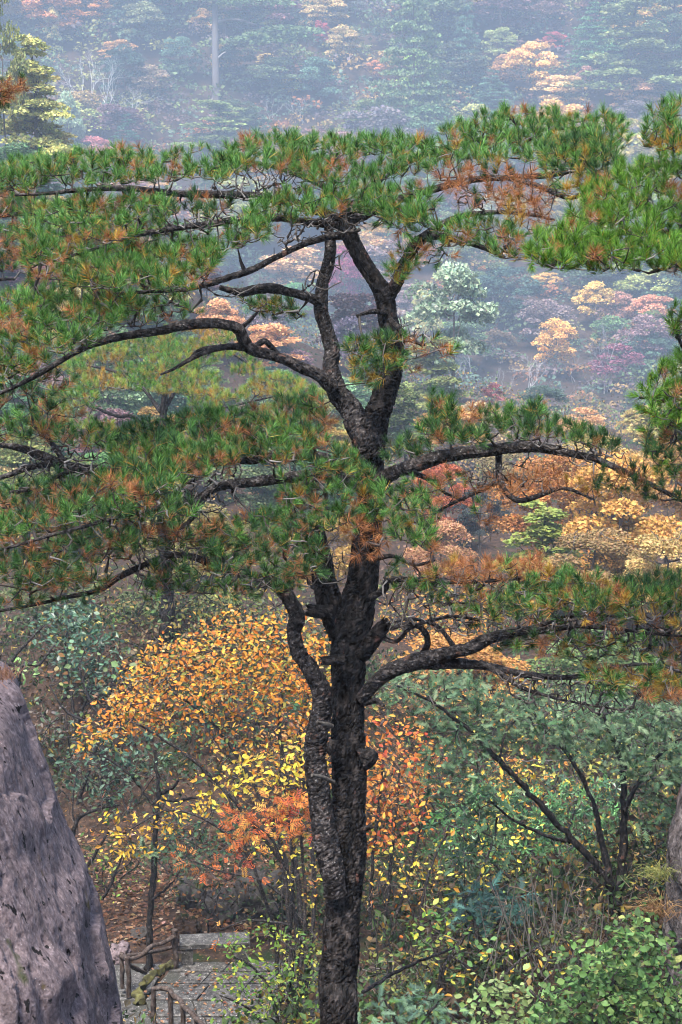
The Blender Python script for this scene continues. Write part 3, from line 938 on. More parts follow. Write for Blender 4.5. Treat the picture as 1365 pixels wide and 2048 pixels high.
M_ROCK = noise_mat('granite', [(0.32, (0.05, 0.038, 0.041)), (0.43, (0.105, 0.080, 0.086)), (0.55, (0.150, 0.117, 0.124)), (0.70, (0.25, 0.20, 0.212))], 20, 15, 0.85, 0.5, 40, 0.03,
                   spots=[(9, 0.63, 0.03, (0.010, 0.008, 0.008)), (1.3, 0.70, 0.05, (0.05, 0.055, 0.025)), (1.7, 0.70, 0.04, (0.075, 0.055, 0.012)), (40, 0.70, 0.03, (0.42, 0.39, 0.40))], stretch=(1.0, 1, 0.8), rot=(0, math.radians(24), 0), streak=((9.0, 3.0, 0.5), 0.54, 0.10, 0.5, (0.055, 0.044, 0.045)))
M_DARKROCK = noise_mat('dark_rock', [(0.3, (0.015, 0.013, 0.012)), (0.55, (0.045, 0.04, 0.037)), (0.8, (0.10, 0.09, 0.085))], 3, 10, 0.85, 0.7, 30, 0.02,
                       spots=[(2.2, 0.6, 0.08, (0.05, 0.06, 0.022))])  # a dark rock tone with olive patches
M_BROWNROCK = noise_mat('brown_rock', [(0.34, (0.015, 0.012, 0.011)), (0.46, (0.05, 0.041, 0.039)), (0.58, (0.095, 0.08, 0.077)), (0.72, (0.20, 0.175, 0.17))], 7, 14, 0.85, 1.0, 24, 0.05, spots=[(2.2, 0.58, 0.08, (0.085, 0.042, 0.03)), (3.1, 0.62, 0.06, (0.04, 0.05, 0.02))])
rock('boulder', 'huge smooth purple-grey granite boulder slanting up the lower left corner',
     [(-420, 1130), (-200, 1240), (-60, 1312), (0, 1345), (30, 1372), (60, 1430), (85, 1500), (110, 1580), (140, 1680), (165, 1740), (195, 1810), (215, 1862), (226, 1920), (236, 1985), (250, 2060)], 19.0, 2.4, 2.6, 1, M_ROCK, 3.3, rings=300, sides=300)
rock('boulder', 'grey rock face at the lower right edge beside the green bush',
     [(1500, 1330), (1420, 1440), (1375, 1545), (1355, 1600), (1338, 1660), (1326, 1750), (1332, 1850), (1330, 1950), (1345, 2060)], 22.5, 1.8, 2.0, -1, M_BROWNROCK, 8.1, rings=120, sides=110)

# dark rocks behind the bench
def lump_rock(name, label, c, r, mat, seed, cat='rock'):
    gq = Geo()
    n1, n2 = 80, 46
    th = np.arange(n1) * 2 * math.pi / n1; ph = np.linspace(-math.pi / 2, math.pi / 2, n2)
    V = np.empty((n2, n1, 3))
    for i_, p_ in enumerate(ph):
        for j_, t_ in enumerate(th):
            dv = np.array([math.cos(p_) * math.cos(t_), math.cos(p_) * math.sin(t_), math.sin(p_)])
            sq = (np.abs(dv) ** 4).sum() ** -0.25
            vd, _v = noise.voronoi(Vector(dv * 2.3) + Vector((seed, 0, 0)))
            k = 1 + 0.3 * noise.noise(Vector(dv * 1.4) + Vector((seed, 0, 0))) + 0.35 * min(vd[1] - vd[0], 0.35) - 0.1 + 0.12 * noise.noise(Vector(dv * 4) + Vector((seed, 2, 0))) + 0.06 * noise.noise(Vector(dv * 11))
            V[i_, j_] = np.asarray(c) + dv * sq * k * np.asarray(r)
    i = np.arange(n2 - 1)[:, None] * n1; j = np.arange(n1)[None]; k = (j + 1) % n1
    gq.add(V.reshape(-1, 3), np.stack([i + j, i + k, i + n1 + k, i + n1 + j], -1).reshape(-1, 4))
    return tag(part(name, gq, mat), label, cat)
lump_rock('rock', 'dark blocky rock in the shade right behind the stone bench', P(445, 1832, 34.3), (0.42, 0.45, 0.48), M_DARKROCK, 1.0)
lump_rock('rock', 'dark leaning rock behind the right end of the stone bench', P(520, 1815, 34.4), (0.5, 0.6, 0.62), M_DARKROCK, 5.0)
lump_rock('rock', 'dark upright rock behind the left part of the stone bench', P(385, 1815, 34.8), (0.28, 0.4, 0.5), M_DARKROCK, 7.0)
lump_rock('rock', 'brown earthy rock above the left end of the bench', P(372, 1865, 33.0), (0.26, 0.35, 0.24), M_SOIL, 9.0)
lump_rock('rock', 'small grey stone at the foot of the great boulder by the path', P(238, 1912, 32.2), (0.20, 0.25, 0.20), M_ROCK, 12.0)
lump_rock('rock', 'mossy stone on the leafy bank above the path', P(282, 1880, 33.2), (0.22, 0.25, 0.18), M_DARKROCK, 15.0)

M_PAVE = noise_mat('paving_stone', [(0.34, (0.02, 0.019, 0.018)), (0.5, (0.055, 0.052, 0.049)), (0.70, (0.165, 0.157, 0.150))], 14, 10, 0.6, 0.8, 40, 0.015,
                   spots=[(2.4, 0.52, 0.12, (0.045, 0.045, 0.038)), (30, 0.64, 0.03, (0.38, 0.37, 0.36))], spec=0.2)
M_MORTAR = noise_mat('bedding', [(0.3, (0.02, 0.018, 0.016)), (0.7, (0.06, 0.055, 0.05))], 20, 6, 0.9)
M_LOG = noise_mat('log_railing', [(0.34, (0.018, 0.013, 0.011)), (0.5, (0.055, 0.040, 0.034)), (0.70, (0.13, 0.108, 0.098))], 20, 9, 0.7, 0.6, 80, 0.008, stretch=(1, 1, 0.5), spec=0.12)
M_MOSS = noise_mat('mossy_stone', [(0.3, (0.035, 0.03, 0.025)), (0.5, (0.08, 0.075, 0.03)), (0.72, (0.15, 0.15, 0.05))], 9, 10, 0.9, 0.9, 60, 0.02)

def slab(poly, z, th, rng=None, bev=0.012):
    """a stone slab: outline in the ground plane, slightly bevelled top"""
    gq = Geo()
    q = np.array([p_[:2] for p_ in poly])
    c = q.mean(0)
    inn = c + (q - c) * (1 - bev * 4 / max(np.abs(q - c).max(), 0.1))
    n = len(q)
    jz = np.zeros(n) if rng is None else rng.normal(size=n) * 0.004
    low = np.column_stack([q, np.full(n, z - th)]); mid = np.column_stack([q, z - bev + jz]); top = np.column_stack([inn, z + jz])
    V = np.vstack([low, mid, top])
    f = [(k, (k + 1) % n, n + (k + 1) % n, n + k) for k in range(n)] + [(n + k, n + (k + 1) % n, 2 * n + (k + 1) % n, 2 * n + k) for k in range(n)]
    gq.add(V, np.array(f))
    gq.add(np.vstack([top, top.mean(0)[None]]), np.array([(k, (k + 1) % n, n) for k in range(n)]))
    gq.add(low, np.array([(3, 2, 1, 0)]) if n == 4 else np.array([(0, 2, 1)]))
    return gq

rp = np.random.default_rng(21)
plat_o = G(400, 1990)
bed = Geo()
corners = [G(288, 2000), G(352, 1926), G(560, 1915), G(700, 2000), G(640, 2110), G(330, 2110)]
cc = np.mean(corners, 0)
bed.add(np.vstack([[(*c_[:2], Z0 - 0.05) for c_ in corners], [(*cc[:2], Z0 - 0.05)]]), np.array([(k, (k + 1) % 6, 6) for k in range(6)]))
plat = part('pavement', bed, M_MORTAR, smooth=False); tag(plat, kind='structure')
# courses of paving slabs running across
rows = [1922, 1942, 1966, 1999, 2032, 2068, 2110]
for r_ in range(len(rows) - 1):
    y0, y1 = rows[r_], rows[r_ + 1]
    xl0 = np.interp(y0, [1922, 1930, 2000, 2110], [352, 345, 290, 330]); xl1 = np.interp(y1, [1922, 1930, 2000, 2110], [352, 345, 290, 330])
    cuts = [0]
    while cuts[-1] < 330:
        cuts.append(cuts[-1] + rp.uniform(75, 120))
    for a_, b_ in zip(cuts[:-1], cuts[1:]):
        g_ = 1.6
        q = [G(xl0 + a_ + g_, y0 + 1), G(xl0 + b_ - g_, y0 + 1), G(xl1 + b_ - g_, y1 - 1), G(xl1 + a_ + g_, y1 - 1)][::-1]
        part('paving_slab', slab(q, Z0 + rp.normal() * 0.004, 0.045, rp), M_PAVE, plat, smooth=False)
# a second, lower landing beyond the railing, and the stair down to it along the boulder
land = part('pavement', slab([G(215, 1990, Z0 - .25), G(300, 1985, Z0 - .25), G(330, 1925, Z0 - .25), G(215, 1925, Z0 - .25)], Z0 - 0.26, 0.1), M_PAVE, smooth=False)
tag(land, kind='structure')
st_base = G(270, 2010, Z0 - 0.2)
stair = thing('stone_stair', 'worn stone steps squeezed between the great boulder and the platform', 'stair', st_base)
for k_ in range(6):
    zt_ = Z0 - 0.14 + 0.11 * k_
    ya = 1990 + 22 * k_
    yb_ = ya + 26
    xr = np.interp(ya, [1980, 2040, 2150], [282, 303, 345])
    q = [G(225, yb_, zt_), G(xr + 5, yb_ - 4, zt_), G(xr, ya - 3, zt_), G(222, ya + 4, zt_)]
    part('step', slab(q, zt_, 0.16, rp), M_PAVE, stair, smooth=False)

# bench
bl, br = G(364, 1931), G(492, 1926)
ex = norm((br - bl) * (1, 1, 0)); ey = np.array([-ex[1], ex[0], 0])
bench = thing('stone_bench', 'plain grey stone bench on the platform at the end of the path', 'bench', bl + ex * 0.6)
def box_geo(o, dx, dy, dz, lx, ly, lz, bev=0.01):
    """box with origin at its lower front left corner, slightly chamfered"""
    q = [o, o + dx * lx, o + dx * lx + dy * ly, o + dy * ly]
    return slab(q, o[2] + lz, lz, None, bev)
part('seat', box_geo(bl - ex * 0.03 - ey * 0.02 + UP * 0.31, ex, ey, UP, 1.22, 0.42, 0.09, 0.012), M_PAVE, bench, smooth=False)
part('leg', box_geo(bl + UP * 0.004, ex, ey, UP, 0.20, 0.36, 0.302), M_PAVE, bench, smooth=False)
part('leg', box_geo(bl + ex * 0.92 + UP * 0.004, ex, ey, UP, 0.20, 0.36, 0.302), M_PAVE, bench, smooth=False)

# log-shaped railings
def log_piece(p0, p1, r, rng, mids=3, wob=0.02, sides=12):
    gq = Geo()
    t = np.linspace(0, 1, mids + 2)[:, None]
    q = np.asarray(p0) * (1 - t) + np.asarray(p1) * t
    q[1:-1] += rng.normal(size=(mids, 3)) * wob
    p_ = catmull(q, 8)
    kn = rng.random(3) * len(p_)
    rr = np.array([r * (1 + 0.08 * noise.noise((k * 0.5, r * 90 + kn[0], 0)) + 0.22 * max(np.exp(-((k - kk_) / 1.6) ** 2) for kk_ in kn)) for k in range(len(p_))])
    tube(gq, p_, rr, sides)
    return gq
rl = np.random.default_rng(4)
post_a, post_b, post_c = G(246, 1976, Z0 - .15), G(258, 1994, Z0 - .12), G(352, 1935)
rail1 = thing('log_railing', 'log-style railing behind the mossy kerb, leading to the stone bench', 'railing', post_b)
H = 0.74
for q, h_, r_ in ((post_a, 0.66, 0.036), (post_b, 0.74, 0.042), (post_c, 0.72, 0.045)):
    part('post', log_piece(q, q + UP * h_, r_, rl, 3, 0.008), M_LOG, rail1)
part('rail', log_piece(post_b + UP * 0.69, post_c + UP * 0.60, 0.036, rl, 3, 0.025), M_LOG, rail1)
back = P(372, 1888, 32.4)
part('rail', log_piece(post_a + UP * 0.60, back, 0.034, rl, 4, 0.03), M_LOG, rail1)
part('rail', log_piece(post_a + UP * 0.60, post_b + UP * 0.70, 0.04, rl, 2, 0.01), M_LOG, rail1)
part('brace', log_piece(post_b + UP * 0.60, P(291, 1946, 31.2), 0.035, rl, 2, 0.01), M_LOG, rail1)
rail2 = thing('log_railing', 'log-style railing in front of the platform at the bottom edge', 'railing', G(340, 2060))
tops = [P(307, 1978, 28.9), P(341, 1981, 28.9), P(366, 2012, 28.4), P(393, 2038, 27.9)]
for q in tops:
    part('post', log_piece(np.array([q[0], q[1], Z0 - 0.1]), q + UP * 0.02, 0.041, rl, 3, 0.008), M_LOG, rail2)
for a_, b_ in zip(tops, tops[1:] + [P(425, 2068, 27.3)]):
    part('rail', log_piece(a_, b_, 0.039, rl, 2, 0.02), M_LOG, rail2)

# mossy kerb
kerb = Geo()
kp = catmull([G(350, 1931), G(330, 1938), G(305, 1955), G(285, 1972), G(276, 1992), G(284, 2006)], 9) + UP * 0.03
kr = np.array([0.075 + 0.05 * noise.noise((k * 0.35, 0, 0)) + 0.03 * noise.noise((k * 1.1, 4, 0)) for k in range(len(kp))])
kp = np.repeat(kp, 2, 0)[:-1]; kp[1::2] = (kp[0:-1:2] + kp[2::2]) / 2; kr = np.interp(np.linspace(0, 1, len(kp)), np.linspace(0, 1, len(kr)), kr)
tube(kerb, kp, kr, 18)
kv = kerb.v[0]
kerb.v[0] = kv + np.array([[noise.noise(Vector(v_) * 6) * 0.10, noise.noise(Vector(v_) * 6 + Vector((5, 0, 0))) * 0.10, noise.noise(Vector(v_) * 5 + Vector((0, 5, 0))) * 0.08 - 0.03] for v_ in kv])
tag(part('kerb_stone', kerb, M_MOSS), 'moss-covered rough stone kerb curving between railing and platform', 'kerb')

# ------------------------------------------------------------------ the pines
GRN = [(3, (0.058, 0.165, 0.028)), (3, (0.095, 0.235, 0.045)), (2.3, (0.18, 0.35, 0.095)), (1.8, (0.016, 0.050, 0.018))]
BRT = [(3, (0.09, 0.22, 0.018)), (3, (0.13, 0.29, 0.034)), (2, (0.035, 0.10, 0.02)), (1.5, (0.20, 0.36, 0.06))]
DRK = [(3, (0.028, 0.085, 0.028)), (3, (0.050, 0.13, 0.038)), (1.8, (0.10, 0.20, 0.06)), (1.4, (0.012, 0.038, 0.018))]
AUR = [(3, (0.36, 0.22, 0.03)), (2, (0.46, 0.32, 0.06)), (1, (0.33, 0.15, 0.03)), (1, (0.17, 0.08, 0.02))]
DED = [(3, (0.36, 0.15, 0.055)), (2, (0.28, 0.105, 0.04)), (1.5, (0.42, 0.20, 0.09)), (0.6, (0.16, 0.07, 0.035))]

def tuft(rng, top, low, low_share, n=100, shoot=0.085, nl=0.087, open_=0.84, wid=0.0037):
    """a pine shoot: needles spraying off a short axis, one long thin triangle for each needle bundle"""
    t = rng.random(n) ** 0.75
    ang = (0.22 + (1 - t) * 0.75 * open_ + rng.random(n) * 0.35 * open_)
    az = rng.random(n) * 2 * math.pi
    d = np.stack([np.sin(ang) * np.cos(az), np.sin(ang) * np.sin(az), np.cos(ang)], 1)
    b = np.stack([np.zeros(n), np.zeros(n), t * shoot - 0.02], 1)
    L = nl * (0.75 + 0.45 * rng.random(n))
    side = norm(np.cross(d, rng.normal(size=(n, 3)))) * wid * (0.7 + 0.6 * rng.random((n, 1))) * 0.5
    tip = b + d * L[:, None]
    tip[:, 2] -= 0.006
    v = np.stack([b + d * 0.008 - side, b + d * 0.008 + side, tip], 1).reshape(-1, 3)
    lowm = (t < 0.5) & (rng.random(n) < low_share)
    c = np.where(lowm[:, None], pick(rng, low, n, 0.18), pick(rng, top, n, 0.2))
    cb = c * 0.75; ct = np.clip(c * 1.12, 0, 0.8)  # base darkened, tip lightened: shade inside the tuft put into the colour
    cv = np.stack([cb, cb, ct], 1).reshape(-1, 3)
    return v, np.arange(3 * n).reshape(-1, 3), cv

rt = np.random.default_rng(99)
TUFTS, T_RANGE = [], {}
for nm, top, low, ls, k, kw in (('green', GRN, AUR, 0.12, 7, {}), ('mixed', GRN, AUR, 0.5, 7, {}), ('dark', DRK, AUR, 0.25, 6, {}), ('bright', BRT, AUR, 0.15, 7, dict(n=110)),
                                ('lime', [(3, (0.24, 0.33, 0.05)), (3, (0.32, 0.38, 0.07)), (1.5, (0.12, 0.20, 0.035))], AUR, 0.6, 5, {}),
                                ('gold', AUR, AUR, 1, 4, dict(n=80)), ('dead', DED, DED, 1, 6, dict(n=76, open_=1.25)), ('darkmix', DRK, DED, 0.9, 5, {})):
    T_RANGE[nm] = (len(TUFTS), len(TUFTS) + k)
    for _ in range(k):
        TUFTS.append(tuft(rt, top, low, ls, **kw))
TUFT_MESH = []
for v_, f_, c_ in TUFTS:
    g_ = Geo(); g_.add(v_, f_, c_)
    TUFT_MESH.append(g_.mesh('needle_tuft', M_NEEDLE, smooth=False))

def pine(name, label, loc, limbs, pads, seed, bark_parts=True, n_single=300, twig_cols=((0.035, 0.030, 0.028), (0.05, 0.043, 0.04), (0.08, 0.072, 0.068), (0.16, 0.15, 0.145)),
         bare=(), tscale=1.0, r_tip=0.0038, group=None, seg=0.09, dens=0.63):
    """limbs: (part name, [(px, py, radius px, depth)], options); pads: (outline, spacing px, depth, spread, tilt, mix {tuft kind: share}, upright)"""
    rng = np.random.default_rng(seed)
    root = thing(name, label, 'tree', loc, group)
    skel = []
    for k, (pn, pts, opt) in enumerate(limbs):
        a = np.array(pts, float)
        p3 = P(a[:, 0], a[:, 1], a[:, 3]); r3 = a[:, 2] * a[:, 3] / F_PX * (0.88 if pn in ('branch', 'limb') else 1.0)
        if opt.get('down') is not None:
            p3 = np.vstack([[p3[0][0] + opt.get('lean', 0), p3[0][1], opt['down']], p3]); r3 = np.concatenate([[r3[0] * 1.25], r3])
        g = Geo()
        if bark_parts:
            big = r3.max() > 0.06
            sides = int(min(72, max(14, r3.mean() * 2 * math.pi / (0.014 if big else 0.010))))
            p_, r_ = bark_tube(g, p3, r3, step=0.014 if big else 0.018, sides=sides, depth=opt.get('depth', 0.2), lump=opt.get('lump', 0.15), plate=opt.get('plate', (0.034, 0.085)), seed=seed + k, ragged=pn in ('stub', 'dead_stem', 'snag'), kink=opt.get('kink', 1.0))
        else:
            p_ = catmull(p3, 6); r_ = np.interp(np.linspace(0, 1, len(p_)), np.linspace(0, 1, len(r3)), r3)
            r_ = r_ * (1 + 0.1 * rng.normal(size=len(r_)))
            tube(g, p_, r_, 8)
        part(pn, g, opt.get('mat', M_LIMB), root, label=opt.get('label'), smooth=False)
        if not opt.get('no_twigs'):
            skel.append(p_[::3])
    skel = np.vstack(skel)
    pos, kind, upr, isbare = [], [], [], []
    for outline, sp, d0, spread, tilt, mix, up in pads:
        q = poly_points(outline, sp * dens, rng)
        gap = np.array([noise.noise((a_ / 62.0, b_ / 20.0, seed * 1.7)) + 0.4 * noise.noise((a_ / 21.0, b_ / 12.0, seed)) for a_, b_ in q])
        thr = -0.24 if d0 > 30 else -0.48
        q = q[gap > thr] if (gap > thr).sum() > 3 else q
        o = np.array(outline, float); ym, hh = (o[:, 1].min() + o[:, 1].max()) / 2, max(20, o[:, 1].max() - o[:, 1].min())
        d = d0 + tilt * (ym - q[:, 1]) / hh * 2 + rng.uniform(-1, 1, len(q)) * spread
        pos.append(P(q[:, 0], q[:, 1], d)); upr.append(np.full(len(q), up))
        ks = list(mix); pr = np.array([mix[k_] for k_ in ks], float); pr /= pr.sum()
        # neighbours share a fate: dead and golden shoots come in patches
        nz = np.array([noise.noise(Vector((a_ * 0.016, b_ * 0.022, seed))) for a_, b_ in q])
        u = np.clip(0.5 + nz * 0.75 + rng.normal(size=len(q)) * 0.24, 0, 0.9999)
        cum = np.cumsum(pr)
        ki = np.searchsorted(cum, u)
        kind += [ks[min(i_, len(ks) - 1)] for i_ in ki]
    pos = np.vstack(pos); upr = np.concatenate(upr)
    nt = len(pos)
    bpos = []
    for outline, sp, d0, spread in bare:
        q = poly_points(outline, sp * 0.68, rng)
        bpos.append(P(q[:, 0], q[:, 1], d0 + rng.uniform(-1, 1, len(q)) * spread))
    allp = np.vstack([pos] + bpos) if bpos else pos
    twigs, ends = grow(skel, allp, rng, seg=seg, r_tip=r_tip, sag=0.07, wob=0.11)
    tg = Geo()
    add_twigs(tg, twigs, twig_cols, rng)
    part('twigs', tg, M_TWIG, root, kind='stuff')
    ax = norm(ends[:nt] * 0.55 + UP * upr[:, None] + rng.normal(size=(nt, 3)) * 0.24)
    R = frames_axis(ax, rng)
    which = np.array([rng.integers(*T_RANGE[k_]) for k_ in kind])
    sc = tscale * (0.55 + 0.55 * rng.random(nt) ** 0.8)
    # the shoots nearest to the eye are pieces of their own, the rest one part
    sx = pos @ RIGHT; dz = pos @ FWD; sy = pos @ UPC
    px_ = sx / dz * F_PX + 682.5; py_ = 1024 - sy / dz * F_PX
    vis = (px_ > 0) & (px_ < 1365) & (py_ > 0) & (py_ < 2048)
    order = np.argsort(np.where(vis, dz / sc, 1e6))[:n_single] if n_single else np.zeros(0, int)
    order = order[vis[order]] if len(order) else order
    m = np.zeros(nt, bool); m[order] = True
    if m.any():
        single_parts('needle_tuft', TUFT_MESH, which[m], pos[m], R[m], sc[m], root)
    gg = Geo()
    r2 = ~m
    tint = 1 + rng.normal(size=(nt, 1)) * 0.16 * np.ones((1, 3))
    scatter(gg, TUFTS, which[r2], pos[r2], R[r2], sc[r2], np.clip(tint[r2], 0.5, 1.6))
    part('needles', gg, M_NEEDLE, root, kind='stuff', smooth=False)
    print(name, 'tufts', nt, 'twigs', len(twigs))
    return root

D = 13.5
def L(*pts, d0=D, d1=None):
    """limb points (px, py, radius px) with depth running from d0 to d1"""
    d1 = d0 if d1 is None else d1
    n = len(pts)
    return [(p_[0], p_[1], p_[2], d0 + (d1 - d0) * i_ / (n - 1)) for i_, p_ in enumerate(pts)]

